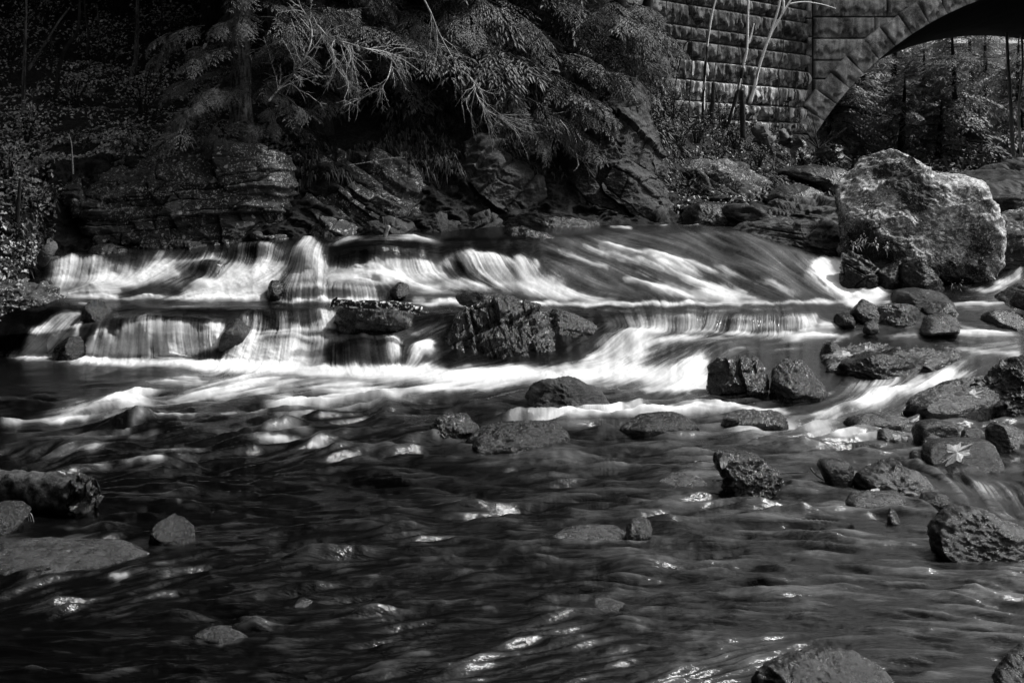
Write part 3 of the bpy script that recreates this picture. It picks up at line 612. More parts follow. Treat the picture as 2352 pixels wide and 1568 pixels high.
# ------------------------------------------------------------------ rocks
def radial(pts2, n):
    """radius of a closed outline round its middle for n directions"""
    p = np.asarray(pts2, float); q = np.roll(p, -1, 0)
    cr = p[:, 0] * q[:, 1] - q[:, 0] * p[:, 1]; A = cr.sum() / 2
    c = ((p + q) * cr[:, None]).sum(0) / (6 * A)
    t_ = np.linspace(0, 1, 24, endpoint=False)
    s_ = (p[:, None] * (1 - t_[None, :, None]) + q[:, None] * t_[None, :, None]).reshape(-1, 2) - c
    th = np.arctan2(s_[:, 1], s_[:, 0]); r = np.hypot(s_[:, 0], s_[:, 1]); o = np.argsort(th); th, r = th[o], r[o]
    g = np.linspace(-np.pi, np.pi, n, endpoint=False)
    rr = np.interp(g, np.concatenate([th - 2 * np.pi, th, th + 2 * np.pi]), np.concatenate([r, r, r]))
    k = np.arange(-2, 3); ker = np.array([.1, .2, .4, .2, .1])
    rr = sum(ker[i] * np.roll(rr, k[i]) for i in range(5))
    return c, g, rr
def rock(label, outline, z0=0., y0=None, d=None, lean=.35, mat='wet', group='rocks in the river', name='rock', cat='rock', seed=None,
         e1=.45, e2=.75, cuts=20, amp=.03, ridge=.045, stretch=(1, 1, 1.8), flat=None, blocks=None, res=.75, ext=.25, parent=None, tilt=0., cutd=(.6, .9), patches=None):
    """a boulder whose silhouette is surveyed; d = half thickness, lean = how far its top leans back"""
    global _rs
    _rs = globals().get('_rs', 100) + 1
    seed = _rs if seed is None else seed
    r_ = np.random.default_rng(seed)
    o = np.asarray(outline, float); vmax = o[:, 1].max(); wpx = np.ptp(o[:, 0]); hpx = np.ptp(o[:, 1])
    if y0 is None:
        yb = Y(vmax, z0); wm = wpx * yb / F
        if d is None: d = max(.35 * wm, .05)
        y0 = yb + .55 * d
    elif d is None: d = .35 * wpx * y0 / F
    k = y0 / F
    xz = np.stack([(o[:, 0] - UC) * k, ZC - (o[:, 1] - VH) * k], 1)
    zb, zt = xz[:, 1].min(), xz[:, 1].max(); H = zt - zb
    low = np.clip((zb + .3 * H - xz[:, 1]) / (.3 * H + 1e-6), 0, 1)
    xz[:, 1] -= low * (ext * H + .06)
    nth = int(np.clip((2 * wpx + 2 * hpx) * .4355 * res, 40, 900)); nph = int(np.clip(min(wpx, max(hpx * 1.3, d / k)) * .4355 * res * 1.5, 18, 420))
    c, th, rr = radial(xz, nth)
    na = int(nph * .5); nb = int(nph * .38); pe = math.acos(.86 ** (1 / e1))
    ph = np.concatenate([-np.arccos(np.linspace(.012, .86, na, endpoint=False) ** (1 / e1)), np.linspace(-pe, pe, nb), np.arccos(np.linspace(.86, .012, nph - na - nb + 1)[1:] ** (1 / e1))])
    nph = len(ph)
    prof = np.cos(ph) ** e1; yy = np.sign(np.sin(ph)) * np.abs(np.sin(ph)) ** e2
    V = np.zeros((nph, nth, 3))
    V[..., 0] = c[0] + prof[:, None] * rr * np.cos(th); V[..., 2] = c[1] + prof[:, None] * rr * np.sin(th)
    V[..., 1] = y0 + d * yy[:, None]
    S = math.sqrt(max((xz[:, 0].max() - xz[:, 0].min()) * H, 1e-4)) * .5
    q = V.reshape(-1, 3).copy(); C = np.array([c[0], y0, c[1]])
    # broken faces
    ext_ = np.array([np.ptp(xz[:, 0]) / 2, d, H / 2])
    for i in range(cuts):
        nrm = np.array([r_.normal() * .75, -abs(r_.normal()) - .35, r_.normal() * .5 + .12]); nrm /= np.linalg.norm(nrm)
        sup = np.linalg.norm(nrm * ext_)
        dist = (q - C) @ nrm - sup * r_.uniform(*cutd)
        m = dist > 0; q[m] -= np.outer(dist[m] * .92, nrm)
    q[:, 1] += lean * (q[:, 2] - (zb + .35 * H))
    if tilt: q[:, 1] += tilt * (q[:, 0] - c[0])
    def normals(q_):
        W = q_.reshape(nph, nth, 3)
        a = np.roll(W, -1, 1) - np.roll(W, 1, 1); b = np.gradient(W, axis=0)
        n_ = np.cross(b, a); n_ /= np.linalg.norm(n_, axis=2)[..., None] + 1e-12
        n_ = n_.reshape(-1, 3); s_ = np.sign(((q_ - C) * n_).sum(1).mean()); return n_ * s_
    n0 = normals(q); st = np.array(stretch)
    f1 = fbm(q * st * (.9 / S) + seed * 3.7, seed, 6, .55); f2 = fbm(q * st * (2.3 / S) + seed, seed + 50, 6, .58, ridged=True)
    q = q + n0 * (S * (amp * 2.2 * f1 + ridge * 1.3 * f2))[:, None]
    if blocks:
        # joints of the bedrock: stacked beds broken across, each block set in or out by its own amount
        bw_, bh_, dp, dip = blocks
        w1 = fbm(q * .9 + seed, seed + 9, 4); w2 = fbm(q * np.array([.7, .7, 1.2]) + seed, seed + 19, 4)
        a = (q[:, 0] * math.cos(dip) + q[:, 2] * math.sin(dip)) + .16 * bw_ * w1; b = (-q[:, 0] * math.sin(dip) + q[:, 2] * math.cos(dip)) + .30 * bh_ * w2
        tot = 0
        for lv, (sx_, sz_, wt) in enumerate([(1.6, 1.5, 1.), (.7, .55, .55)]):
            bb = b / (bh_ * sz_) + .35 * np.sin(b / bh_ * 1.7 + seed); row = np.floor(bb); fr = bb - row
            h_ = np.abs(np.sin(row * 127.1 + seed + lv)); aa = a / (bw_ * sx_ * (.55 + 1.1 * h_)) + h_ * 5 + .3 * fr * np.sin(row * 3.3); colm = np.floor(aa); fc = aa - colm
            hh = np.sin(colm * 269.5 + row * 183.3 + seed) * 43758.5; hh = hh - np.floor(hh)
            hh2 = np.sin(colm * 69.5 + row * 83.3 + seed) * 33758.5; hh2 = hh2 - np.floor(hh2)
            hh3 = np.sin(colm * 19.5 + row * 53.3 + seed) * 23758.5; hh3 = hh3 - np.floor(hh3)
            edge = np.minimum(np.minimum(fr, 1 - fr) * bh_ * sz_, np.minimum(fc, 1 - fc) * bw_ * sx_)
            gro = np.exp(-(edge / (.010 + .016 * hh3)) ** 2) * np.clip(hh2 * 2.2 - .7, 0, 1)
            tot = tot + wt * (dp * (hh - .5) * 1.1 - dp * .45 * gro + dp * .7 * (hh2 - .5) * (fr - .5) * 2 + dp * .5 * (hh3 - .5) * (fc - .5) * 2)
        q = q + n0 * tot[:, None]
    if flat: q[:, 2] = np.minimum(q[:, 2], flat + (q[:, 2] - flat) * .25)
    at = None
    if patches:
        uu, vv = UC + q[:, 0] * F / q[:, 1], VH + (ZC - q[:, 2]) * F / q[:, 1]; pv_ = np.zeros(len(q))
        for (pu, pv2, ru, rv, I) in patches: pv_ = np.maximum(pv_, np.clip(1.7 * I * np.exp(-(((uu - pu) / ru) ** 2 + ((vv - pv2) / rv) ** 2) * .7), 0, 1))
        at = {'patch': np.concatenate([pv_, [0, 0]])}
    Fq = gridf(nph, nth, True)
    q = np.vstack([q, q[:nth].mean(0), q[-nth:].mean(0)])
    kk = np.arange(nth); e = (nph - 1) * nth; i0, i1 = len(q) - 2, len(q) - 1
    Tq = np.vstack([np.stack([(kk + 1) % nth, kk, np.full(nth, i0)], 1), np.stack([e + kk, e + (kk + 1) % nth, np.full(nth, i1)], 1)])
    ob = mk(name, q, [Fq, Tq], M[mat], parent=parent, attrs=at)
    if parent is None: tag(ob, label, cat, group)
    return ob
def slab(label, outline, z, thick=.08, mat='awash', group='flat rocks just breaking the surface', seed=0, amp=.05, ridge=.03, e=.45, name='rock', rise=0., tiltv=0.):
    """a low flat rock: outline surveyed at height z, domed top"""
    r_ = np.random.default_rng(seed); o = np.asarray(outline, float)
    zz = z + (tiltv * (o[:, 1].max() - o[:, 1]) / max(np.ptp(o[:, 1]), 1) if tiltv else 0)
    yy = F * (ZC - zz) / (o[:, 1] - VH); xy = np.stack([(o[:, 0] - UC) * yy / F, yy], 1)
    nth = int(np.clip(np.ptp(o[:, 0]) * 1.5, 60, 700)); nph = int(np.clip(np.ptp(o[:, 0]) * .45, 24, 200))
    c, th, rr = radial(xy, nth); ph = np.linspace(0, np.pi / 2, nph)
    prof = np.sin(ph) ** .9; top = np.cos(ph) ** e
    V = np.zeros((nph, nth, 3)); V[..., 0] = c[0] + prof[:, None] * rr * np.cos(th); V[..., 1] = c[1] + prof[:, None] * rr * np.sin(th)
    V[..., 2] = z - thick + (thick + rise) * top[:, None]
    q = V.reshape(-1, 3); S = rr.mean()
    if tiltv: q[:, 2] += tiltv * (q[:, 1] - xy[:, 1].min()) / max(np.ptp(xy[:, 1]), .01)
    f1 = fbm(q * (1.2 / S) + seed, seed, 6, .55); f2 = fbm(q * np.array([1, 1.8, 1]) * (4 / S) + seed, seed + 3, 5, .6, ridged=True)
    q[:, 2] += (S * amp * f1 + S * ridge * f2) * np.repeat(np.cos(ph) ** .3, nth); q[:, 0] += S * amp * f2 * np.repeat(np.sin(ph), nth)
    q = np.vstack([q, q[-nth:] - [0, 0, .25]]); Fq = gridf(nph + 1, nth, True)
    ob = mk(name, q, Fq, M[mat]); tag(ob, label, 'rock', group); return ob

# -- the big boulder by the falls and the rocks round it
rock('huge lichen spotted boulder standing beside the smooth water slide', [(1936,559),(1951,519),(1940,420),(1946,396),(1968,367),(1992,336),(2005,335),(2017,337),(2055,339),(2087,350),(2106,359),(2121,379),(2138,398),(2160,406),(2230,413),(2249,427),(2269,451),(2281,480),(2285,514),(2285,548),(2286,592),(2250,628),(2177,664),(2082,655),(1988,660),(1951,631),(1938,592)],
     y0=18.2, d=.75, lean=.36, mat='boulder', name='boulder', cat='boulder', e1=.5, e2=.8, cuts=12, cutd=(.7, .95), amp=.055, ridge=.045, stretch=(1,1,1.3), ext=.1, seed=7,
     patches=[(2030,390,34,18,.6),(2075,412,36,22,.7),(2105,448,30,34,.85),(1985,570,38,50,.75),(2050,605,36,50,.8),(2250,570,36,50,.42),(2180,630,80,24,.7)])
G1 = 'dark rocks at the foot of the big boulder'
rock('black rounded rock under the right front of the lichen boulder', [(2066,668),(2070,614),(2088,600),(2118,604),(2146,622),(2170,650),(2182,672)], y0=17.3, d=.3, group=G1, e1=.36, cuts=26)
rock('small dark block tucked under the middle of the lichen boulder', [(2000,660),(2006,606),(2025,594),(2062,597),(2084,606),(2086,655)], y0=17.45, d=.22, group=G1, e1=.36, cuts=26)
rock('dark upright wedge at the left foot of the lichen boulder', [(1937,660),(1936,572),(1948,548),(1985,572),(2018,612),(2045,655),(2000,676)], y0=17.4, d=.2, group=G1, lean=.2, blocks=(.3,.2,.08,-.6), e1=.36, cuts=26)
rock('tall dark fissured rock filling the gap right of the lichen boulder', [(2280,650),(2284,520),(2296,480),(2330,466),(2440,470),(2460,650),(2340,668)], y0=18.6, d=.5, mat='ledge', blocks=(.5,.3,.07,.1), group=G1, lean=.15)
# -- bank rocks left of the boulder
G2 = 'bedrock slabs on the far bank left of the boulder'
rock('long dark slab with a broken front edge, left of the boulder above the slide', [(1679,535),(1729,513),(1770,508),(1870,515),(1921,506),(1951,522),(1958,556),(1936,589),(1870,590),(1790,579),(1736,560)], y0=18.9, d=.55, lean=.7, mat='slab', group=G2, blocks=(.8,.22,.05,-.1), cuts=8)
rock('layered grey rock stack behind the dark slab beside the boulder', [(1612,510),(1642,484),(1700,478),(1770,470),(1783,462),(1843,450),(1900,458),(1945,468),(1945,512),(1870,525),(1736,512)], y0=20.6, d=.7, lean=.6, mat='slab', group=G2, blocks=(.9,.2,.08,-.15))
rock('sloping dark leaf strewn slab up behind the boulder top left', [(1780,395),(1870,382),(1940,388),(1960,420),(1945,462),(1904,445),(1854,412),(1800,405)], y0=24.5, d=1., lean=1.1, mat='wetgrey', group=G2, stretch=(1,1,3))
rock('long pale streaked rock hump on the bank below the birches', [(1562,470),(1566,392),(1600,372),(1679,366),(1736,396),(1786,424),(1760,460),(1700,472),(1635,474)], y0=23, d=.9, lean=.7, mat='ledge', group=G2, blocks=(1.1,.35,.1,-.5))
rock('low dark rock below the streaked hump, at the water edge', [(1560,512),(1575,478),(1610,466),(1660,468),(1720,480),(1700,505),(1620,516)], y0=21, d=.6, lean=.6, mat='wet', group=G2)
rock('small pointed slab between the hump and the sloping dark slab', [(1760,480),(1770,450),(1800,428),(1850,425),(1900,446),(1890,465),(1820,478)], y0=22.4, d=.5, lean=.6, mat='wetgrey', group=G2)
G3 = 'fallen granite blocks under the bridge wall'
rock('pale square block below the stained foot of the bridge wall', [(1733,302),(1756,290),(1783,311),(1790,336),(1783,358),(1736,330)], y0=27.5, d=.35, mat='pale', group=G3, lean=.3, e1=.34, cuts=30, cutd=(.5, .85), blocks=(.34, .26, .13, .5))
rock('pale tilted slab of stone leaning below the arch foot', [(1812,345),(1830,318),(1857,320),(1868,350),(1850,388),(1835,380)], y0=27, d=.35, mat='wetgrey', group=G3, lean=.4, e1=.34, cuts=30, cutd=(.5, .85), blocks=(.34, .26, .13, .5))
rock('grey lump half buried right of the pale square block', [(1790,330),(1800,302),(1815,298),(1830,312),(1820,335)], y0=28.5, d=.3, mat='pale', group=G3, e1=.34, cuts=30, cutd=(.5, .85), blocks=(.34, .26, .13, .5))
rock('rounded grey rock under the bare bush by the arch', [(1870,345),(1885,328),(1925,324),(1945,338),(1955,358),(1900,366)], y0=29, d=.5, mat='wetgrey', group=G3, e1=.34, cuts=30, cutd=(.5, .85), blocks=(.34, .26, .13, .5))
G4 = 'pale ledges beyond the boulder at the right edge'
rock('pale wide ledge at the right edge behind the boulder', [(2216,412),(2240,392),(2300,378),(2352,364),(2480,352),(2520,440),(2352,436),(2260,425)], y0=24.5, d=1.2, lean=1.3, mat='slab', group=G4, blocks=(1.5,.25,.08,.1), ext=.6)
rock('second pale ledge stepping down below the wide ledge', [(2230,440),(2270,418),(2352,412),(2480,405),(2500,480),(2352,478),(2285,470)], y0=22.2, d=.8, lean=.9, mat='slab', group=G4, blocks=(1.2,.22,.06,.1), ext=.6)
rock('dark block on the pale ledge beside a spot of foam', [(2275,470),(2300,455),(2352,452),(2400,460),(2400,500),(2330,492)], y0=20.8, d=.5, lean=.7, mat='wetgrey', group=G4)
# -- left bank bedrock
G5 = 'bedrock outcrops of the left bank'
rock('broad fractured bedrock ledge with pale lichen spots under the leaning hemlock', [(105,590),(118,470),(125,410),(150,372),(230,352),(330,346),(480,340),(590,345),(650,372),(690,420),(720,470),(780,535),(760,570),(560,575),(300,592),(180,600)],
     y0=19.05, d=.5, lean=.22, mat='ledge', name='rock_ledge', cat='rock ledge', group=G5, blocks=(.62,.36,.17,.06), amp=.02, ridge=.03, e1=.4, cuts=12, ext=.1, res=1., seed=41)
rock('dark slanting outcrop right of the fractured ledge', [(700,545),(690,470),(680,405),(725,365),(790,352),(860,362),(920,378),(965,420),(990,475),(1005,525),(900,548)],
     y0=19.6, d=.5, lean=.35, mat='ledge', name='rock_ledge', cat='rock ledge', group=G5, blocks=(.7,.3,.14,-.55), amp=.025, ridge=.035, e1=.4, cuts=14, ext=.1, res=1., seed=42)
rock('black overhung rock face in the shade behind the crest of the falls', [(970,545),(975,450),(1000,380),(1060,330),(1150,315),(1220,360),(1250,450),(1240,535)],
     y0=20.2, d=.5, lean=.1, mat='cliff', name='rock_wall', cat='rock wall', group=G5, blocks=(.8,.5,.18,.9), amp=.035, ridge=.04, ext=.1, seed=43)
rock('tall mossy cliff with a pointed top beside the bridge wall', [(1195,530),(1205,430),(1235,330),(1300,262),(1370,232),(1425,200),(1462,160),(1478,160),(1500,200),(1514,275),(1532,340),(1560,410),(1575,480),(1565,525),(1400,530)],
     y0=21.3, d=.9, lean=.3, mat='cliff', name='cliff', cat='cliff', group=G5, blocks=(.9,.7,.24,-.75), amp=.03, ridge=.04, e1=.42, cuts=18, ext=.1, res=1., seed=44)
rock('low black rock at the foot of the cliff, behind the crest', [(1130,530),(1150,500),(1220,490),(1320,500),(1400,515),(1380,535)], y0=19.6, d=.35, lean=.6, mat='wet', group=G5)
rock('mossy dark rock mass left of the lower falls', [(-120,840),(-120,640),(0,646),(80,662),(150,686),(182,704),(150,722),(110,742),(60,780),(30,812)], y0=16.9, d=.45, lean=.35, mat='ledge', group=G5, blocks=(.6,.3,.08,-.2), seed=45)
rock('black rock bearing two pale leaves at the left edge', [(-80,690),(-80,600),(0,598),(67,592),(126,592),(112,628),(122,646),(104,672)], y0=17.7, d=.4, lean=.5, mat='wet', group=G5)
rock('dark block in the leaves at the far left of the bank', [(-60,600),(-50,520),(10,490),(70,500),(110,540),(105,600)], y0=18.5, d=.4, mat='cliff', group=G5, blocks=(.6,.4,.1,.2))
rock('small pale angular stone wedged at the left bank', [(82,588),(105,560),(128,552),(130,568),(110,590),(96,596)], y0=17.6, d=.1, mat='pale', group=G5, lean=.1)
rock('grey tilted stone among leaves below the fractured ledge', [(195,590),(205,566),(250,560),(290,572),(280,592)], y0=18.2, d=.2, mat='wetgrey', group=G5)
# -- rocks in the falls
G6 = 'wet rocks in the falls'
rock('small black rock parting the left end of the lower falls', [(186,752),(192,708),(205,690),(225,689),(250,709),(270,728),(228,744)], y0=16.5, d=.2, mat='rugged', group=G6, lean=.2)
rock('dark wet knob behind the thin veil at the foot of the left falls', [(118,826),(126,796),(150,776),(180,774),(192,800),(186,826)], y0=16.15, d=.2, mat='wet', group=G6, lean=.4)
rock('black wedge of rock right of the white curtain', [(508,782),(512,740),(516,728),(540,734),(574,757),(555,778)], y0=16.2, d=.22, mat='rugged', group=G6, lean=.3)
rock('blocky dark ledge under the birch log', [(758,760),(765,712),(790,703),(850,706),(938,714),(985,736),(955,752),(880,768),(810,764)], y0=16.35, d=.3, mat='rugged', group=G6, lean=.25, blocks=(.35,.14,.07,-.12))
rock('small square rock with a leaf in the upper falls', [(611,690),(614,660),(622,643),(648,646),(648,672),(636,690)], y0=17.1, d=.14, mat='wet', group=G6, lean=.15)
rock('low black rock in foam left of the long dark ledge', [(892,678),(900,658),(918,648),(938,656),(940,676)], y0=17.1, d=.15, mat='wet', group=G6, lean=.5)
rock('long low dark ledge between the upper falls and the middle pool', [(1010,700),(1022,682),(1086,671),(1154,676),(1214,694),(1215,704)], y0=16.95, d=.22, mat='wet', group=G6, lean=.7)
rock('black ledge along the crest at the top of the slide', [(1143,560),(1155,530),(1200,522),(1254,538),(1301,555),(1346,579),(1290,572),(1221,562)], y0=18.35, d=.22, mat='rugged', group=G6, lean=.5)
rock('large craggy black rock in the middle of the river', [(1006,850),(1012,798),(1014,789),(1040,758),(1062,728),(1087,704),(1120,695),(1158,699),(1197,706),(1227,706),(1259,716),(1290,735),(1322,770),(1336,800),(1326,836),(1259,850),(1173,854),(1066,854)],
     y0=16.0, d=.42, lean=.5, mat='rugged', name='boulder', cat='boulder', group=G6, blocks=(.20,.34,.08,.35), amp=.03, ridge=.05, stretch=(2.0,1.5,1), cuts=16, seed=61, res=1., ext=.1)
rock('smooth dark shoulder rock against the right side of the craggy black rock', [(1240,760),(1262,712),(1290,716),(1330,728),(1362,744),(1390,768),(1362,792),(1318,802)], y0=16.3, d=.25, lean=.4, mat='rugged', group=G6, stretch=(1,1,2))
# -- rocks of the pools, right side
G7 = 'rocks in the rapids on the right'
rock('dome shaped rock with a black left side and grey right side, below the rapids', [(1189,914),(1212,894),(1248,880),(1298,874),(1328,876),(1345,885),(1384,902),(1407,924),(1345,930),(1259,930),(1216,928)], lean=.75, mat='slab', group=G7, cuts=3, d=.3, stretch=(1.5,1,2))
rock('tiny black rock in foam in front of the dome shaped rock', [(1290,938),(1300,925),(1318,921),(1336,934),(1320,940)], mat='wet', group=G7)
rock('left one of two black blocks side by side below the rapids', [(1618,892),(1622,845),(1655,818),(1712,824),(1738,823),(1757,858),(1768,909),(1709,912),(1652,905)], d=.32, lean=.2, mat='rugged', group=G7, blocks=(.35,.5,.06,.1), e1=.42)
rock('right one of two black blocks side by side below the rapids', [(1768,915),(1782,855),(1810,829),(1854,834),(1872,863),(1897,892),(1890,912),(1847,922)], d=.32, lean=.25, mat='rugged', group=G7, e1=.45)
rock('long black overhung rock under the flat slab in the right rapids', [(1900,886),(1928,838),(1998,812),(2045,818),(2062,803),(2105,815),(2135,830),(2105,862),(2000,880),(1930,895)], y0=14.6, d=.35, lean=.1, mat='wet', group=G7, e1=.4)
slab('wide flat grey slab shelving into the right rapids', [(1855,806),(1890,782),(1988,766),(2065,744),(2105,752),(2160,778),(2215,815),(2139,838),(2000,832),(1900,842)], 0.15, .14, 'wetgrey', G7, 71, amp=.06, ridge=.05, e=.22, rise=.04)
rock('dark pointed rock on the near edge of the wide flat slab', [(1880,808),(1895,790),(1910,783),(1930,795),(1945,806)], y0=15.3, d=.15, mat='wet', group=G7)
G8 = 'dark rocks strung along the right middle pool'
rock('peaked black rock, tallest of the string right of the slide', [(1952,730),(1958,716),(1985,688),(2015,704),(2024,738),(1990,745)], y0=16.45, d=.18, group=G8, lean=.3)
rock('low black rock left of the peaked one', [(1914,738),(1922,722),(1950,718),(1970,740),(1966,750)], y0=16.35, d=.15, group=G8)
rock('broad black rock right of the peaked one', [(2010,742),(2020,706),(2050,698),(2100,702),(2122,725),(2110,750),(2060,756)], y0=16.4, d=.25, group=G8, lean=.3, mat='rugged')
rock('shiny lumpy rock at the right end of the string', [(2116,722),(2124,700),(2150,694),(2185,697),(2194,712),(2216,724),(2180,730)], y0=16.6, d=.2, group=G8, mat='wetgrey')
rock('pale smooth hump in front of the shiny lumpy rock', [(2105,748),(2130,730),(2170,720),(2196,732),(2204,746)], y0=16.1, d=.2, group=G8, mat='awash', lean=1., cuts=1)
rock('tiny black rock below the peaked one', [(1980,752),(1990,740),(2012,740),(2022,752)], y0=16.05, d=.1, group=G8)
rock('smooth wet rock just below the white plume by the boulder', [(2036,694),(2060,669),(2106,662),(2166,674),(2195,694)], y0=17., d=.25, group=G8, mat='slab', lean=.8, cuts=2)
rock('dark mossy rock in the pool near the right edge', [(2250,752),(2262,724),(2290,715),(2330,716),(2370,728),(2380,756)], y0=16.3, d=.2, group=G8, mat='wetgrey', lean=.5)
rock('dark slanting rock below the small right cascade', [(2268,702),(2290,682),(2352,656),(2420,650),(2420,710)], y0=17., d=.3, group=G8, mat='wetgrey', lean=.8)
rock('black rock cut by the right edge of the middle pool', [(2318,696),(2345,668),(2400,668),(2400,704)], y0=16.5, d=.2, group=G8)
G9 = 'ledges and stones on the lower right'
slab('pale sloping ledge below the right channel', [(2072,925),(2139,892),(2223,878),(2290,866),(2330,880),(2300,920),(2206,940),(2122,940)], .10, .12, 'wetgrey', G9, 72, amp=.05, ridge=.05, rise=.08)
rock('dark folded ledge at the right edge above the round stones', [(2200,945),(2210,905),(2250,880),(2290,862),(2310,842),(2352,828),(2440,825),(2450,950),(2330,955)], d=.35, y0=12.9, mat='wetgrey', group=G9, lean=.7, blocks=(.4,.16,.06,.5), amp=.07, ridge=.08)
slab('thin flat ledge where the right channel meets the pool', [(1934,958),(1988,948),(2050,950),(2092,960),(2072,970),(1964,971)], .05, .1, 'wetgrey', G9, 73, rise=.03)
slab('dark knobbly strip of rock awash in the white run', [(1655,962),(1668,950),(1720,948),(1790,950),(1806,964),(1795,973),(1700,970)], .05, .1, 'rugged', G9, 74, amp=.1, ridge=.08, rise=.05)
slab('smooth dark low rock left of the knobbly strip', [(1418,984),(1450,962),(1510,952),(1560,954),(1606,978),(1570,986),(1480,988)], .03, .1, 'wet', G9, 75, amp=.04, ridge=.03, rise=.07)
rock('knobbly rock at the left end of the flat mid pool rocks', [(982,1004),(992,980),(1008,966),(1040,957),(1066,958),(1090,975),(1106,994),(1060,1008)], mat='rugged', group=G9, amp=.09, ridge=.1, lean=.5)
slab('long flat dark rock right of the knobbly one in the mid pool', [(1062,1020),(1090,998),(1150,986),(1240,980),(1290,985),(1306,1005),(1280,1024),(1180,1034),(1090,1036)], .03, .1, 'wet', G9, 76, amp=.05, ridge=.06, rise=.10)
G10 = 'loose stones on the right of the pool'
rock('smooth round stone, largest of the loose stones', [(2098,990),(2110,970),(2156,964),(2190,974),(2202,992),(2192,1018),(2140,1022),(2106,1014)], mat='wet', group=G10, cuts=1, amp=.02, ridge=.01, d=.18, lean=.2, e1=.7)
rock('grey stone lying left of the smooth round stone', [(2008,1016),(2020,990),(2040,985),(2080,1000),(2098,1016)], mat='wetgrey', group=G10, lean=.5)
rock('dark stone in front of the smooth round stone', [(2116,1026),(2120,1004),(2140,996),(2165,1006),(2175,1026)], mat='wetgrey', group=G10, cuts=2, lean=.4)
rock('dark stone right of the smooth round stone', [(2196,1018),(2215,990),(2250,984),(2275,1000),(2262,1020)], mat='wet', group=G10)
rock('pale grey upright stone at the right edge by a small fall', [(2262,1024),(2272,985),(2290,972),(2340,985),(2360,1000),(2352,1020),(2300,1028)], mat='wetgrey', group=G10, lean=.4, cuts=2)
rock('flat topped block carrying a lobed pale leaf', [(2120,1052),(2132,1028),(2150,1018),(2200,1014),(2275,1015),(2293,1029),(2303,1068),(2270,1076),(2168,1072),(2126,1064)], mat='wet', group=G10, d=.16, lean=.9, cuts=2, amp=.025, ridge=.015, e1=.35, flat=.17)
rock('small black block left of the flat topped block', [(2090,1066),(2092,1034),(2110,1027),(2132,1030),(2132,1068)], mat='wet', group=G10, d=.08, e1=.4, lean=.2)
rock('rugged rock with a pale oval leaf on its corner', [(1648,1058),(1652,1046),(1680,1045),(1720,1051),(1745,1058),(1775,1078),(1792,1092),(1800,1112),(1785,1130),(1718,1134),(1680,1130),(1664,1092)], mat='rugged', group=G10, d=.16, lean=.45, amp=.09, ridge=.1, cuts=5)
rock('dark cup shaped rock standing alone in the pool', [(1878,1068),(1886,1056),(1924,1055),(1952,1064),(1961,1078),(1958,1102),(1946,1116),(1908,1114),(1892,1094)], mat='wet', group=G10, d=.11, lean=.25, cuts=2, amp=.03, ridge=.02, ext=.1)
rock('low mossy double hump right of the cup shaped rock', [(1950,1118),(1966,1092),(2000,1080),(2040,1062),(2070,1064),(2078,1084),(2120,1092),(2160,1108),(2172,1122),(2060,1126)], mat='wetgrey', group=G10, lean=.8, d=.16, amp=.08)
slab('thin flat slab with a leaf on it below the double hump', [(1935,1148),(1947,1128),(2000,1122),(2070,1132),(2084,1148),(2040,1156),(1960,1156)], .035, .08, 'wetgrey', G10, 77, rise=.02)
rock('small jagged dark rock right of the thin flat slab', [(2104,1156),(2120,1136),(2150,1132),(2180,1142),(2194,1158)], mat='wet', group=G10, lean=.5)
rock('little upright fin of rock in the open pool', [(2036,1200),(2043,1170),(2052,1157),(2062,1170),(2072,1200)], mat='rugged', group=G10, d=.05, lean=.15)
rock('large pitted rock at the right edge of the near pool', [(2146,1254),(2149,1220),(2172,1196),(2202,1178),(2243,1176),(2288,1190),(2318,1209),(2352,1222),(2393,1240),(2400,1285),(2299,1284),(2205,1278)], mat='wetgrey', group=G10, lean=.55, d=.22, amp=.06, ridge=.05, cuts=5)
rock('rock with a pale patch cut off by the bottom of the picture', [(1720,1610),(1740,1566),(1780,1545),(1838,1530),(1924,1519),(1980,1526),(2022,1545),(2062,1572),(2080,1620),(1900,1650)], mat='wetgrey', group=G10, lean=.6, d=.18, y0=5.85)
rock('dark rock in the bottom right corner of the pool', [(2290,1590),(2312,1556),(2340,1530),(2400,1500),(2480,1520),(2480,1640),(2330,1640)], mat='wetgrey', group=G10, lean=.5, d=.2, y0=6.0)
# -- near pool, left and centre
G11 = 'flat rocks just breaking the surface'
slab('broad pale flat rock awash at the lower left', [(-60,1300),(-40,1250),(30,1236),(110,1230),(200,1236),(290,1236),(345,1262),(250,1290),(150,1310),(60,1332)], 0.007, .06, 'awash', G11, 81, amp=.02, ridge=.012, rise=.03)
rock('small peaked rock with a water skirt, right of the broad awash rock', [(338,1240),(352,1210),(390,1183),(412,1193),(440,1212),(452,1238),(400,1248)], mat='rugged', group='loose stones on the left of the pool', d=.09, lean=.5, seed=91)
slab('pale oval rock awash near the bottom left', [(436,1460),(469,1440),(510,1434),(545,1438),(575,1462),(506,1476)], 0.005, .05, 'awash', G11, 82, amp=.03, ridge=.02, rise=.02)
slab('flat pale rock awash in the centre of the near pool', [(1262,1230),(1290,1210),(1350,1202),(1420,1204),(1445,1222),(1425,1240),(1330,1242)], 0.006, .05, 'awash', G11, 83, amp=.02, ridge=.012, rise=.02)
rock('small dark stone at the right end of the central awash rock', [(1434,1234),(1440,1212),(1456,1194),(1485,1192),(1510,1200),(1495,1226),(1465,1240)], mat='rugged', group='loose stones on the left of the pool', d=.08)
slab('pale triangular rock awash left of the rugged leaf topped rock', [(1505,1108),(1530,1086),(1556,1071),(1590,1084),(1625,1106),(1580,1114)], 0.005, .06, 'awash', G11, 84, rise=.02)
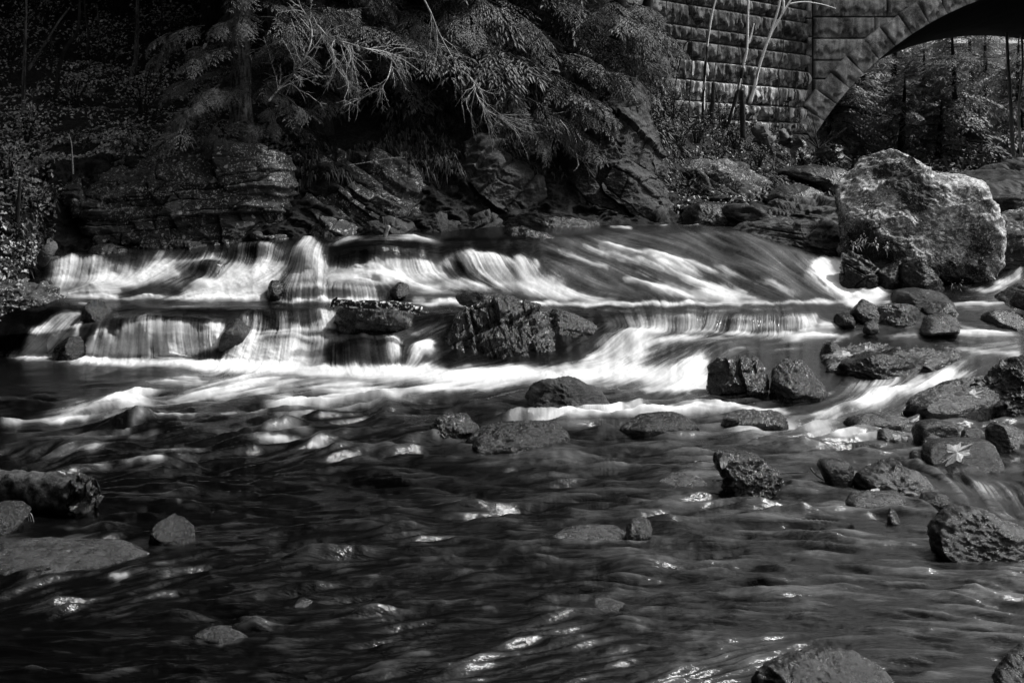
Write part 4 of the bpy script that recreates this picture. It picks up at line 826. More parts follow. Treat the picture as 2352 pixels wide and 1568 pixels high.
slab('narrow pale rock awash in the lower centre right', [(1340,1378),(1365,1368),(1400,1370),(1450,1388),(1420,1400),(1370,1394)], 0.004, .05, 'awash', G11, 85, rise=.01)
slab('dim triangular rock awash at the lower centre left', [(668,1398),(680,1376),(695,1370),(728,1380),(700,1394)], .008, .05, 'wetgrey', G11, 86, rise=.015)
rock('wet rock under the mossy log at the left edge', [(-40,1225),(-40,1165),(0,1158),(40,1160),(64,1174),(48,1204),(5,1228)], mat='rugged', group='loose stones on the left of the pool', d=.12)

G12 = 'dark rocks along the waterline under the left bank'
rock('angular dark rock at the waterline below the slanting outcrop', [(700,556),(712,520),(760,503),(812,514),(834,552)], y0=18.9, d=.3, mat='ledge', group=G12, blocks=(.3,.2,.08,-.5))
rock('angular dark rock at the waterline, next right of the one below the outcrop', [(826,554),(845,514),(900,498),(942,518),(955,548)], y0=19.0, d=.3, mat='cliff', group=G12, blocks=(.3,.2,.08,-.4))
rock('broad black rock at the waterline under the shaded rock wall', [(945,548),(960,502),(1010,486),(1062,502),(1080,538)], y0=19.3, d=.3, mat='cliff', group=G12, blocks=(.35,.2,.08,.3))
rock('black rock at the waterline nearest the foot of the cliff', [(1066,538),(1088,498),(1130,486),(1155,512),(1150,536)], y0=19.5, d=.3, mat='cliff', group=G12, blocks=(.3,.2,.08,.5))
rock('flat dark rock at the waterline under the right end of the fractured ledge', [(556,582),(578,546),(640,534),(694,548),(706,576)], y0=18.55, d=.3, mat='ledge', group=G12, blocks=(.35,.2,.08,-.2))
rock('low dark rock at the waterline below the middle of the fractured ledge', [(330,594),(350,560),(420,552),(500,560),(530,586)], y0=18.45, d=.25, mat='ledge', group=G12, blocks=(.4,.2,.08,.1))
# ------------------------------------------------------------------ evergreen trees
def spray(n_side, n_twig, seed, wid=.022, twl=.11, droop=.5):
    """one feathery bough of unit length along +x, as many slim needle sprays; returns quads (n,4,3) and the wood lines"""
    r_ = np.random.default_rng(seed); Q = []; lines = []
    ax = lambda t_: np.array([t_, .05 * math.sin(3 * t_ + seed), .10 * t_ - droop * t_ ** 2])
    lines.append([ax(t_) for t_ in np.linspace(0, 1, 7)])
    def leafq(p, d, up, L, W):
        s_ = np.cross(d, up); s_ /= np.linalg.norm(s_) + 1e-9
        m = p + d * L * .45
        Q.append([p, m + s_ * W, p + d * L + np.array([0, 0, -.18 * L]), m - s_ * W])
    for i in range(n_side):
        t_ = .10 + .9 * (i + r_.uniform(-.3, .3)) / n_side; t_ = min(max(t_, .05), .99)
        for sd in (-1, 1):
            if r_.random() < .12: continue
            L = (.50 * (1 - t_) ** .75 + .07) * r_.uniform(.6, 1.15); a = R(r_.uniform(42, 66)) * sd
            d = np.array([math.cos(a), math.sin(a), r_.uniform(-.28, .05)]); d /= np.linalg.norm(d); p0 = ax(t_)
            nt_ = max(2, int(n_twig * L / .4)); 
            for k in range(nt_):
                f = (k + .6) / nt_; p = p0 + d * L * f + np.array([0, 0, -.45 * L * f * f])
                for s2 in (-1, 1):
                    b = R(r_.uniform(30, 58)) * s2; e = np.array([d[0] * math.cos(b) - d[1] * math.sin(b), d[0] * math.sin(b) + d[1] * math.cos(b), d[2] - .5 * f + r_.uniform(-.15, .1)])
                    leafq(p, e / np.linalg.norm(e), np.array([r_.normal() * .25, r_.normal() * .25, 1.]), twl * r_.uniform(.6, 1.2) * (1 - .35 * f), wid * r_.uniform(.7, 1.2))
            p = p0 + d * L + np.array([0, 0, -.45 * L]); leafq(p, (d + np.array([0, 0, -.6])) / 1.2, np.array([0, 0, 1.]), twl * .9, wid)
    return np.array(Q), lines
FINE = [spray(13, 6, s, .017, .135, .40 + .12 * (s % 3)) for s in range(6)]
MID = [spray(15, 9, 20 + s, .010, .085, .4 + .1 * (s % 3)) for s in range(4)]
FAR = [spray(12, 6, 60 + s, .022, .13, .4 + .1 * (s % 3)) for s in range(4)]
COARSE = [spray(7, 2, 40 + s, .07, .30, .4 + .1 * (s % 2)) for s in range(3)]
def place(Q, o, azm, pit, L, roll=0., seed=0):
    ca, sa, cp, sp, cr, sr = math.cos(azm), math.sin(azm), math.cos(pit), math.sin(pit), math.cos(roll), math.sin(roll)
    Rz = np.array([[ca, -sa, 0], [sa, ca, 0], [0, 0, 1]]); Ry = np.array([[cp, 0, -sp], [0, 1, 0], [sp, 0, cp]]); Rx = np.array([[1, 0, 0], [0, cr, -sr], [0, sr, cr]])
    return (Q.reshape(-1, 3) * L) @ (Rz @ Ry @ Rx).T + o
def bough(fol, wood, o, azm, pit, L, r_):
    """a drooping limb carrying several small flat sprays"""
    d = np.array([math.cos(azm) * math.cos(pit), math.sin(azm) * math.cos(pit), math.sin(pit)]); k = 6
    ax = [o + d * L * t_ + np.array([0, 0, -.32 * L * t_ * t_]) for t_ in np.linspace(0, .72, 7)]
    wood.tube(ax, np.linspace(.014, .005, 7), 4)
    for i in range(k):
        t_ = (i + .8) / k * .72; p = o + d * L * t_ + np.array([0, 0, -.32 * L * t_ * t_]); sd = (-1) ** i if i < k - 1 else 0
        q, _ = FINE[r_.integers(len(FINE))]
        fol.add(place(q, p, azm + sd * R(r_.uniform(22, 50)), pit - .45 * t_ + r_.normal() * .14, max(.24, .5 * L * r_.uniform(.7, 1.15) * (1.1 - .35 * t_)), r_.normal() * .3), np.arange(q.shape[0] * 4).reshape(-1, 4))
def evergreen(label, base, H, lean=(0, 0), r0=.16, z0=.6, Lmax=1.8, n=70, tmpl=FINE, seed=1, group='hemlock trees', mat='needles', bark='bark', side=None, zcut=None, extra=(), coarse_above=None, top_p=.75, sink=.25, bend=0.):
    r_ = np.random.default_rng(seed); base = np.asarray(base, float)
    root = empty('hemlock_tree', base, label, 'tree', group)
    zz = np.linspace(-sink, H, 30); tr = np.stack([base[0] + lean[0] * zz + .04 * np.sin(zz * 1.3 + seed) + bend * np.maximum(zz, 0) ** 2, base[1] + lean[1] * zz + .04 * np.cos(zz * 1.1), base[2] + zz], 1)
    rad = r0 * np.clip(1 - zz / H, .03, 1) ** .8 * (1 + .55 * np.exp(-np.maximum(zz, 0) / .18))
    m = MB(); m.tube(tr, rad, 12, .35, seed); m.build('trunk', M[bark], root)
    fol = MB(); wood = MB()
    fine = tmpl is FINE
    if fine: n = int(n * 1.15)
    for i in range(n):
        f = (i + r_.random()) / n; z = z0 + (H - z0) * f ** (1.5 if fine else .95)
        L = (Lmax * (1 - (z - z0) / (H - z0 + .01)) ** top_p + .25) * r_.uniform(.45, 1.05); azm = r_.uniform(0, 2 * np.pi)
        off_ = r_.uniform(0, .45) * L if fine else 0; L = L * (.8 if fine else 1)
        if side is not None and r_.random() < .75: azm = side + r_.normal() * .9
        o = np.array([np.interp(z, zz, tr[:, k]) for k in range(3)])
        o = o + np.array([math.cos(azm), math.sin(azm), -.12]) * off_
        if fine and z < (coarse_above or 99):
            bough(fol, wood, o, azm, R(r_.uniform(-14, 16)), L, r_); continue
        T = tmpl if coarse_above is None or z < coarse_above else COARSE
        q, ln = T[r_.integers(len(T))]; pit = R(r_.uniform(-14, 16)) + .35 * f; rl = r_.normal() * .25
        fol.add(place(q, o, azm, pit, L, rl), np.arange(q.shape[0] * 4).reshape(-1, 4))
        if T is not COARSE: wood.tube(place(np.array(ln[0]), o, azm, pit, L, rl), np.linspace(.018, .004, 7) * max(L, .6), 4)
    for (u, v, y, azd, L, pt) in extra:
        bough(fol, wood, P(u, v, y), R(azd), R(pt), L * .9, r_)
    nf = sum(len(q) for q in fol.Q); Vs = list(fol.V); Fs = [np.vstack(fol.Q)]; mi_ = [np.zeros(nf)]
    if wood.n:
        Vs += wood.V; Fs.append(np.vstack(wood.Q) + fol.n); mi_.append(np.ones(len(Fs[-1])))
        if wood.T: Fs.append(np.vstack(wood.T) + fol.n); mi_.append(np.ones(len(Fs[-1])))
    mk('crown', np.vstack(Vs), Fs, None, root, False, mats=[M[mat], M['darkbark']], mi=np.concatenate(mi_))
    return root
def bare_limb(root, pts, y, r0, seed, gen=2, kids=9, spread=(25, 60), klen=.35, name='dead_limb', mat='twig', down=.5, dy=.25):
    """a leafless limb surveyed along pts (u, v) with finer twigs growing from it"""
    r_ = np.random.default_rng(seed); m = MB()
    pts = [tuple(p) for p in pts]; k = len(pts)
    c = resample([P(p[0], p[1], y + dy * math.sin(i * 1.7 + seed)) for i, p in enumerate(pts)], 26)
    def grow(c, r_base, g, nk, kl):
        m.tube(c, np.linspace(r_base, r_base * .3, len(c)), 6 if g == gen else 4, .3, seed)
        if g == 0: return
        Lc = np.linalg.norm(np.diff(c, axis=0), axis=1).sum()
        for i in range(nk):
            f = r_.uniform(.18, .98); j = min(int(f * (len(c) - 1)), len(c) - 2); d = c[j + 1] - c[j]; d /= np.linalg.norm(d) + 1e-9
            a = R(r_.uniform(*spread)) * r_.choice([-1, 1]); ax_ = np.array([r_.normal() * .35, 1., r_.normal() * .35]); ax_ /= np.linalg.norm(ax_)
            e = d * math.cos(a) + np.cross(ax_, d) * math.sin(a) + ax_ * (ax_ @ d) * (1 - math.cos(a)); e[1] += r_.normal() * .35
            L = kl * Lc * r_.uniform(.45, 1.1) * (1.1 - .5 * f); n_ = 8; q = [c[j]]
            for s_ in range(n_):
                e = e + np.array([r_.normal() * .13, r_.normal() * .1, r_.normal() * .13 - .10 * down]); e /= np.linalg.norm(e); q.append(q[-1] + e * L / n_)
            grow(np.array(q), r_base * (.5 - .2 * f), g - 1, max(2, int(nk * .32)), kl * .95)
    grow(c, r0 * (.44 if mat == 'twig' else 1), gen, kids, klen)
    return m.build(name, M[mat], root)

def ground(u, v):
    """ground point seen at survey position (u, v) on the bank"""
    s_ = np.linspace(3, 9, 240); p = terr(np.full(240, float(u)), s_)
    pv = VH + (ZC - p[:, 2]) * F / p[:, 1]; ok = np.where(pv <= v)[0]
    return p[ok[0]] if len(ok) else p[-1]
GH = 'hemlock trees on the left bank'
b = P(545, 330, 19.75)
h1 = evergreen('pale barked hemlock leaning over the fractured ledge with drooping sprays', b, 12.5, (.055, .02), .155, .3, 1.25, 69, FINE, 2, GH, coarse_above=2.9, bend=-.004,
   extra=[(470,60,19.5,200,1.0,-5),(600,40,19.3,-20,1.1,0),(440,95,19.4,190,.8,-12),(520,110,19.2,215,.8,-10),(460,170,19.3,195,.7,-18),(505,195,19.2,225,.75,-25),(480,230,19.2,200,.75,-25),(600,190,19.2,-50,.6,-15),(640,215,19.2,-30,.6,-20),(445,245,19.1,190,.55,-25),(610,240,19.2,-60,.55,-30),(500,280,19.1,230,.5,-45),(430,270,19.1,200,.5,-35),(660,20,19.4,-10,1.2,5),])
b = P(725, 275, 20.7)
h2 = evergreen('dark trunked hemlock hung with bare lichen covered limbs', b, 14.0, (.01, .02), .17, .5, 1.5, 75, FINE, 3, GH, coarse_above=2.9, bark='darkbark',
   extra=[(800,60,20.2,-20,1.4,0),(850,20,20.2,200,1.2,0),(690,90,20.6,180,1.0,-10),(760,100,20.7,-60,1.0,-15),(830,110,20.8,-30,1.2,-20)])
bare_limb(h2, [(618,232),(632,215),(652,192),(690,150),(715,95),(712,50),(690,15),(680,-30)], 19.0, .036, 5, 2, 30, (15, 50), .32)
bare_limb(h2, [(730,60),(760,90),(800,100),(840,112),(885,120),(930,140),(965,165)], 18.9, .034, 6, 2, 30, (18, 55), .36)
bare_limb(h2, [(900,122),(898,150),(890,180),(870,205),(830,225),(790,243)], 18.9, .022, 7, 2, 22, (20, 55), .33)
bare_limb(h2, [(715,70),(760,110),(770,160),(740,220)], 19.0, .02, 8, 2, 14, (20, 55), .33)
bare_limb(h2, [(720,40),(770,150),(800,190),(790,230)], 19.0, .016, 18, 2, 12, (20, 60), .33)
b = P(985, 235, 22.0)
h3 = evergreen('broad hemlock whose long bough ends in a bare fan of twigs', b, 15.0, (.01, .02), .2, .8, 2.3, 127, FINE, 4, GH, coarse_above=2.9, bark='darkbark',
   extra=[(1000,70,21.4,-30,1.6,-10),(1060,110,21.2,-40,1.4,-20),(1100,30,21.4,-15,1.5,-8),(1010,20,21.2,-60,1.4,-12),(950,60,21.3,220,1.3,-8),(880,40,21.3,200,1.3,-4),(1050,150,21,-35,1.2,-28),(940,20,21.1,-80,1.2,-10)])
bare_limb(h3, [(940,-60),(985,20),(1010,80),(1050,150),(1085,185),(1095,220),(1120,255),(1170,275)], 19.8, .03, 9, 2, 30, (8, 32), .36, down=.2)
bare_limb(h3, [(1080,180),(1105,205),(1140,215),(1190,205)], 19.8, .016, 10, 1, 12, (20, 50), .35, down=.0)
b = P(1190, 215, 22.6)
h4 = evergreen('hemlock with layered sprays hanging in front of the mossy cliff', b, 14.0, (.0, .01), .17, .3, 2.2, 127, FINE, 5, GH, coarse_above=2.9, bark='darkbark',
   extra=[(1180,140,21.4,-20,1.5,-10),(1230,190,21,-15,1.4,-10),(1250,120,21.2,-10,1.5,-5),(1210,225,20.8,-30,1.2,-22),(1270,200,20.8,-10,1.2,-12),(1250,255,20.6,-20,1.1,-20),(1150,200,21,-50,1.2,-28),(1290,235,20.7,-8,.9,-14),(1180,260,20.6,-40,.9,-25),(1300,150,21,-5,1.3,-6)])
bare_limb(h4, [(1285,275),(1305,300),(1318,330),(1330,380)], 20.2, .02, 11, 1, 9, (15, 40), .4)
bare_limb(h4, [(1270,262),(1330,252),(1400,250)], 20.6, .008, 12, 1, 4, (15, 40), .2, down=0)
b = P(1415, 200, 23.6)
h5 = evergreen('hemlock standing between the cliff top and the bridge wall', b, 13.0, (.0, .01), .15, .2, 1.5, 93, FINE, 6, GH, coarse_above=2.9, bark='darkbark',
   extra=[(1400,60,22.8,-20,1.3,-5),(1360,110,22.6,-10,1.3,-8),(1420,130,22.6,-10,1.1,-8),(1400,170,22.4,-10,1.0,-15),(1350,30,22.8,-20,1.4,-3),(1450,145,22.6,0,.6,-10)])
EG = [(845,205,24.0,10,1.9,50,13,'hemlock half hidden behind the bare limbed one'),(1090,170,25.5,11,2.2,60,14,'hemlock in the dim gap behind the broad one'),(1310,150,25.5,9.5,2.0,60,15,'hemlock behind the layered one, near the bridge'),(640,150,25.5,10,1.8,40,16,'slim hemlock up the slope behind the leaning one'),(1200,90,29,11,2.4,60,17,'tall hemlock high on the slope behind the broad one'),(1400,70,31,9,2.2,50,18,'hemlock high on the slope left of the bridge')]
for (u, v, y, H, L, n, sd, lab) in EG:
    evergreen(lab, ground(u, v), H, (0, 0), .16, .4, L, int(n * 1.4), MID, sd, GH, coarse_above=2.9, bark='darkbark')
# tall forest up the hillside, whose crowns close over the slope above the frame
GT = 'tall evergreens up the hillside'
for i, (u, v, H, lab) in enumerate([(495,60,14,'tall dark evergreen straight above the leaning hemlock'),(300,20,15,'tall evergreen on the slope above the broken stub'),(180,-60,15,'tall evergreen high on the slope behind the thin saplings'),(20,-40,15,'tall evergreen in the upper left corner of the hillside'),(-160,20,15,'tall evergreen just outside the left edge'),(-350,60,15,'tall evergreen further out beyond the left edge'),(-600,40,15,'tall evergreen farthest out on the left bank'),(700,-60,15,'tall evergreen behind the bare limbed hemlock'),(950,-80,15,'tall evergreen on the crest behind the broad hemlock'),(1120,-60,14,'tall evergreen on the crest right of the broad hemlock'),(-100,-200,14,'evergreen on the skyline at the left'),(400,-150,14,'evergreen on the skyline above the ledge'),(820,-160,14,'evergreen on the skyline above the falls'),(-450,-150,15,'evergreen on the skyline far left'),(150,-230,15,'evergreen on the skyline above the leaf slope'),(600,-200,15,'evergreen on the skyline behind the leaning hemlock'),(1000,-200,14,'evergreen on the skyline behind the broad hemlock'),(1180,-120,12,'evergreen on the skyline left of the bridge')]):
    evergreen(lab, ground(u, v), H + 3, (0, 0), .2, 3.0, 4.4, 150, COARSE, 30 + i, GT, bark='darkbark', top_p=.5)

# ------------------------------------------------------------------ bare saplings and stubs on the left slope
def sapling(label, pts, y, r0, mat='bark', name='sapling', cat='tree', group='bare saplings on the dark slope', twigs=0, seed=1, r1=.4, forks=(), dark_to=0):
    g = P(pts[0][0], pts[0][1], y); root = empty(name, g, label, cat, group)
    m = MB(); c = resample([P(p[0], p[1], y) for p in pts], 30); m.tube(c, np.linspace(r0, r0 * r1, 30), 9, .3, seed); m.build('trunk', M[mat], root)
    if dark_to:
        m = MB(); k_ = int(30 * dark_to); m.tube(c[:k_], np.linspace(r0, r0 * (1 - (1 - r1) * dark_to), k_) * 1.12, 9, .4, seed + 1); m.build('lower_trunk', M['darkbark'], root)
    for f in forks:
        m = MB(); c = resample([P(p[0], p[1], y + .05) for p in f[0]], 24); m.tube(c, np.linspace(f[1], f[1] * .5, 24), 7, .3, seed); m.build('limb', M[mat], root)
    if twigs: bare_limb(root, pts, y + .02, r0 * .35, seed, 1, twigs, (25, 60), .22, 'twigs_of_crown' if False else 'twig_crown', 'darkbark', 0.1, .05)
    return root
sapling('straight thin sapling with a slanting branch at the left edge', [(50,285),(54,200),(57,100),(60,0),(62,-120)], 20.9, .035, seed=3, forks=[([(62,165),(85,130),(110,90),(135,50),(160,18)], .026)], twigs=6)
sapling('crooked forked sapling right of the straight one', [(124,240),(130,205),(136,150),(152,110),(178,70),(182,10),(180,-60)], 21.8, .04, 'darkbark', seed=4, forks=[([(132,200),(118,170),(120,120),(112,60)], .02)], twigs=5)
sapling('pale broken stub of a trunk on the slope', [(302,190),(306,165),(312,140),(314,80),(316,0),(318,-80)], 23.5, .06, 'bark', seed=5, twigs=3)
sapling('faint thin sapling between the forked one and the pale stub', [(200,125),(203,80),(196,30),(192,-40)], 24, .03, 'darkbark', seed=6, twigs=4)
sapling('short thin stick standing in the leaves', [(232,85),(226,50),(222,10)], 24.5, .02, 'bark', seed=7)
sapling('thin pale stem drooping over the fractured ledge', [(168,400),(166,360),(164,330),(158,308)], 18.6, .012, 'twig', seed=8, group='thin stems by the ledge')
sapling('mossy dark post like stem at the far left of the ledge', [(42,560),(40,500),(44,440),(46,410)], 18.0, .04, 'darkbark', seed=9, group='thin stems by the ledge')
sapling('dark sapling in front of the upper slope, left of the hemlock', [(388,200),(380,120),(372,50),(372,-40)], 25, .025, 'darkbark', seed=10, twigs=5)
bl = empty('fallen_branch', P(810, 378, 19.0), 'thin pale fallen branch bowed over the slanting outcrop', 'branch')
bare_limb(bl, [(800,380),(850,372),(890,364),(930,362)], 19.0, .012, 21, 1, 3, (10, 30), .15, 'stick', 'twig', .1, .02)
st = empty('snag', P(884, 540, 18.2), 'short pale stick poking up at the crest of the falls', 'stick')
m = MB(); m.tube(resample([P(883,545,18.2), P(889,530,18.2), P(894,519,18.2)], 8), np.linspace(.03,.02,8), 7, .4, 3); m.build('stem', M['twig'], st)

# ------------------------------------------------------------------ birches and bare trees by the bridge wall
GB = 'birches in front of the bridge wall'
sapling('slim white birch farthest left, its lower stem dark', [(1614,318),(1617,200),(1622,130),(1627,85),(1636,30),(1648,-20),(1660,-120)], 26.5, .028, 'birch', 'birch_tree', 'tree', GB, 7, 31, .5, dark_to=.45)
sapling('upright white birch on a dark slanting base', [(1662,318),(1680,262),(1697,199),(1710,140),(1716,110),(1718,40),(1720,-60)], 27.0, .032, 'birch', 'birch_tree', 'tree', GB, 7, 32, .6, dark_to=.48, forks=[([(1720,100),(1726,80),(1732,55)], .02)])
sapling('forked white birch leaning right, brightest of the birches', [(1722,238),(1732,205),(1740,168),(1755,118),(1770,75),(1790,10),(1800,-80)], 28.0, .036, 'birch', 'birch_tree', 'tree', GB, 6, 33, .55, forks=[([(1753,122),(1770,80),(1786,52),(1797,32),(1812,8),(1830,-30),(1850,-100)], .027), ([(1797,32),(1800,10),(1798,-40)], .03), ([(1812,10),(1845,5),(1885,10),(1920,20)], .016)])
sapling('short dark dead stem left of the upright birch', [(1634,285),(1637,235),(1638,190)], 26.8, .05, 'darkbark', 'dead_snag', 'dead tree', GB, 0, 34, .6)
sapling('black post like dead stem below the forked birch', [(1707,318),(1706,260),(1705,208)], 26.6, .055, 'darkbark', 'dead_snag', 'dead tree', GB, 0, 35, .7)
sapling('thick dark leaning trunk left of the bridge wall', [(1463,116),(1472,80),(1482,35),(1490,-10),(1500,-120)], 25.0, .1, 'darkbark', 'dark_tree', 'tree', GB, 6, 36, .8)
sapling('thin arching dark sapling crossing the bridge wall', [(1545,230),(1560,150),(1575,100),(1600,92),(1620,95)], 26.0, .015, 'darkbark', 'sapling', 'tree', GB, 4, 37, .5)
for i, (pts, y, r, lab) in enumerate([([(1580,300),(1584,220),(1590,140),(1588,60),(1592,-40)],26.2,.012,'thin dark sapling before the left part of the bridge wall'),([(1655,300),(1650,240),(1640,180),(1650,100),(1648,-20)],27.2,.012,'thin dark sapling between the left and upright birches'),([(1690,320),(1700,250),(1702,180),(1696,90),(1704,-30)],27.5,.010,'very thin dark stem right of the upright birch'),([(1780,300),(1790,240),(1788,170),(1800,110),(1796,40)],28.6,.010,'thin dark stem in front of the stained stones'),([(1530,260),(1526,180),(1534,100),(1530,-20)],26,.014,'dark stem at the left end of the bridge wall')]):
    sapling(lab, pts, y, r, 'darkbark', 'sapling', 'tree', 'thin dark saplings before the bridge wall', 7, 170 + i, .5)
bs = empty('bare_bush', P(1880, 342, 29), 'leafless dark bush of thin stems at the arch foot', 'bush')
r_ = np.random.default_rng(77)
for i in range(11):
    a = r_.uniform(-60, 75); L = r_.uniform(45, 110)
    bare_limb(bs, [(1880, 342), (1880 + L * .5 * math.sin(R(a)) + r_.normal() * 3, 342 - L * .5 * math.cos(R(a))), (1880 + L * math.sin(R(a * 1.15)), 342 - L * math.cos(R(a * 1.15)))], 29 + r_.normal() * .2, .014, 80 + i, 1, 3, (15, 35), .3, 'stem', 'darkbark', 0, .1)

# ------------------------------------------------------------------ evergreens beyond the arch
GF = 'evergreens beyond the bridge arch'
fl = ['evergreen close behind the arch foot','evergreen left of centre in the arch opening','dark trunked evergreen under the arch edge','broad evergreen in the middle of the arch opening','evergreen behind the top of the boulder','evergreen with pale upper sprays right of the middle','evergreen beside the pale birch under the arch','evergreen at the right edge under the vault','evergreen deep behind the arch, left','evergreen deep behind the arch, middle','evergreen deep behind the arch, right','low young evergreen behind the boulder','low young evergreen at the foot of the arch']
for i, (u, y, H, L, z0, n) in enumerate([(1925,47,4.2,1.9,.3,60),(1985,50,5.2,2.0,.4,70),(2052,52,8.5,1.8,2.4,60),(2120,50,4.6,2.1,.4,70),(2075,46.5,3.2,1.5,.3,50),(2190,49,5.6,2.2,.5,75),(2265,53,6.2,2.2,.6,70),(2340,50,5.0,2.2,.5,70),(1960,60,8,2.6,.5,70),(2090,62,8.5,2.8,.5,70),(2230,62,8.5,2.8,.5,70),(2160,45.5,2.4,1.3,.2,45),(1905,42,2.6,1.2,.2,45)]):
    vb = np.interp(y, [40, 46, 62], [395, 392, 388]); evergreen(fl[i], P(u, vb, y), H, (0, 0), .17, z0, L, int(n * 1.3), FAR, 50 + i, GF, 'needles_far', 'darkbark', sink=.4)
for i, (u0, u1, y, r, lab) in enumerate([(2322,2316,45.5,.07,'pale birch trunk standing under the vault at the right'),(2340,2349,46,.05,'thin pale birch crossing the right edge under the vault'),(2146,2160,45,.04,'leaning pale stem behind the boulder')]):
    sapling(lab, [(u0 + 8, 392), (u0 + 4, 330), (u0, 250), (u1, 150), (u1 - 4, 60), (u1 - 6, -20)] if i < 2 else [(2094,392),(2088,360),(2084,345)], y, r, 'birch', 'birch_tree', 'tree', 'birches beyond the arch', 9 if i < 2 else 0, 60 + i, .6)
wd = empty('dead_bough', P(2080, 300, 44.5), 'tangle of pale dead twigs among the evergreens beyond the arch', 'dead branch')
for i, q in enumerate([[(1990,350),(2040,320),(2090,290),(2120,270)],[(2085,385),(2078,340),(2085,305),(2095,280)],[(2120,380),(2128,340),(2140,300)],[(2240,340),(2280,300),(2340,285)],[(2210,372),(2260,366),(2330,378)],[(2080,160),(2092,140),(2105,118)],[(2270,215),(2300,222),(2352,232)]]):
    bare_limb(wd, q, 44.5, .02, 140 + i, 2, 6, (20, 60), .35, 'limb', 'twig', .2, .15)

# ------------------------------------------------------------------ stone bridge
BY = 33.0; bk = BY / F
def bx(u): return (u - UC) * bk
def bz(v): return ZC - (v - VH) * bk
bridge = empty('stone_bridge', (bx(2100), BY, 2.0), 'rough granite bridge with a wide dark arch and a stained wing wall', 'bridge')
ACX, ACZ, RI, RO = bx(2499), bz(693), 734 * bk, 793 * bk
r_ = np.random.default_rng(9)
def ashlar(mb, o, ex, ez, nrm, w, h, bul, seed, tone, stain=0., gap=.014, nx=None):
    """one rough faced block: corner o, axes ex and ez, facing nrm"""
    nx = nx or max(6, int(w / .032)); nz_ = max(6, int(h / .032))
    a, b = np.meshgrid(np.linspace(0, 1, nx), np.linspace(0, 1, nz_)); 
    e = np.minimum(np.minimum(a, 1 - a) * w, np.minimum(b, 1 - b) * h)
    pr = smooth(e, 0, .03)
    q = np.stack([a.ravel() * 2 * w, b.ravel() * 2 * h, np.full(a.size, seed * 1.37)], 1)
    f = fbm(q * 2.2, seed, 5, .6).reshape(a.shape); g = np.abs(perlin(q * .9 + 5, seed + 3)).reshape(a.shape)
    # pitched face: bulges towards the top, broken away under an irregular line lower down
    line = .22 + .75 * f[0][None, :] + .4 * g
    d = bul * pr * (.1 + .9 * f) + bul * 1.5 * pr * smooth(b, line - .03, line + .03)
    W = o + (gap + a * (w - 2 * gap))[..., None] * ex + (gap + b * (h - 2 * gap))[..., None] * ez + d[..., None] * nrm
    F0 = gridf(nz_, nx)
    ring = np.concatenate([np.arange(nx), nx - 1 + nx * np.arange(1, nz_), (nz_ - 1) * nx + np.arange(nx - 2, -1, -1), nx * np.arange(nz_ - 2, 0, -1)])
    V = W.reshape(-1, 3); back = V[ring] - nrm * .12; k = len(ring); i = np.arange(k)
    Fs = np.stack([ring[i], V.shape[0] + i, V.shape[0] + (i + 1) % k, ring[(i + 1) % k]], 1)
    mb.add(np.vstack([V, back]), np.vstack([F0, Fs]))
    mb.tone += [tone] * (len(V) + k); s_ = np.concatenate([(stain * (1.0 if np.isscalar(stain) else 1)) * np.ones(len(V)), np.zeros(k)]); mb.stain += list(s_)
def wall(name, x0, y0, ex, nrm, length, zlo, zhi, parent, end=None, start=None, seed=0, bul=.055, cmin=.34, cmax=.58, stain_fn=None, lmin=.5, lmax=1.35, tn=(.55, 1.35)):
    mb = MB(); mb.tone = []; mb.stain = []; z = zlo; k = seed * 100
    rr = np.random.default_rng(seed)
    while z < zhi:
        h = rr.uniform(cmin, cmax); s_ = 0. if start is None else start(z + h / 2); e = length if end is None else end(z + h / 2)
        while s_ < e - .05:
            w_ = min(rr.uniform(lmin, lmax), e - s_)
            if e - s_ - w_ < .25: w_ = e - s_
            o = np.array([x0, y0, z]) + ex * s_; k += 1
            ashlar(mb, o, ex, np.array([0, 0, 1.]), nrm, w_, h, bul * rr.uniform(.6, 1.3), k, rr.uniform(*tn), 0 if stain_fn is None else stain_fn(s_ + w_ / 2, z + h / 2))
            s_ += w_
        z += h
    return mb.build(name, M['granite'], parent, True, attrs={'tone': mb.tone, 'stain': mb.stain})
XF = bx(1868)
TOPZ = 7.7
exw = np.array([.834, 1, 0]); exw /= np.linalg.norm(exw); nw = np.array([exw[1], -exw[0], 0])
LW = 8.2; wx, wy = bx(1850) - exw[0] * LW, BY - exw[1] * LW
def stain_w(s_, z):
    t_ = s_ / LW
    return (1. if 3.0 < z < 3.95 and t_ > .62 else .75 if 2.9 < z < 4.2 and t_ > .2 else .15) * (1 if r_.random() < .8 else .3)
wall('wing_wall', wx, wy, exw, nw, LW, 1.4, TOPZ - .4, bridge, seed=3, bul=.075, stain_fn=stain_w, tn=(.2, .65), cmin=.22, cmax=.46, lmin=.35, lmax=1.0)  # tone lowered: shade painted in against the sun on this face
wall('pier_edge', bx(1850), BY - .0, np.array([1., 0, 0]), np.array([0, -1., 0]), bx(1866) - bx(1850), 1.6, TOPZ, bridge, seed=4, bul=.04, lmin=.3, lmax=.5)
def arch_x(z, rad):
    q = rad ** 2 - (z - ACZ) ** 2
    return ACX - math.sqrt(q) if q > 0 else None
RM = RI + (RO - RI) * .45
def sp_end(z):
    x = arch_x(z, RM)
    return (x - XF) if x is not None else (ACX - XF + 10)
def sp_stain(s_, z): return .5 if r_.random() < .12 else .06
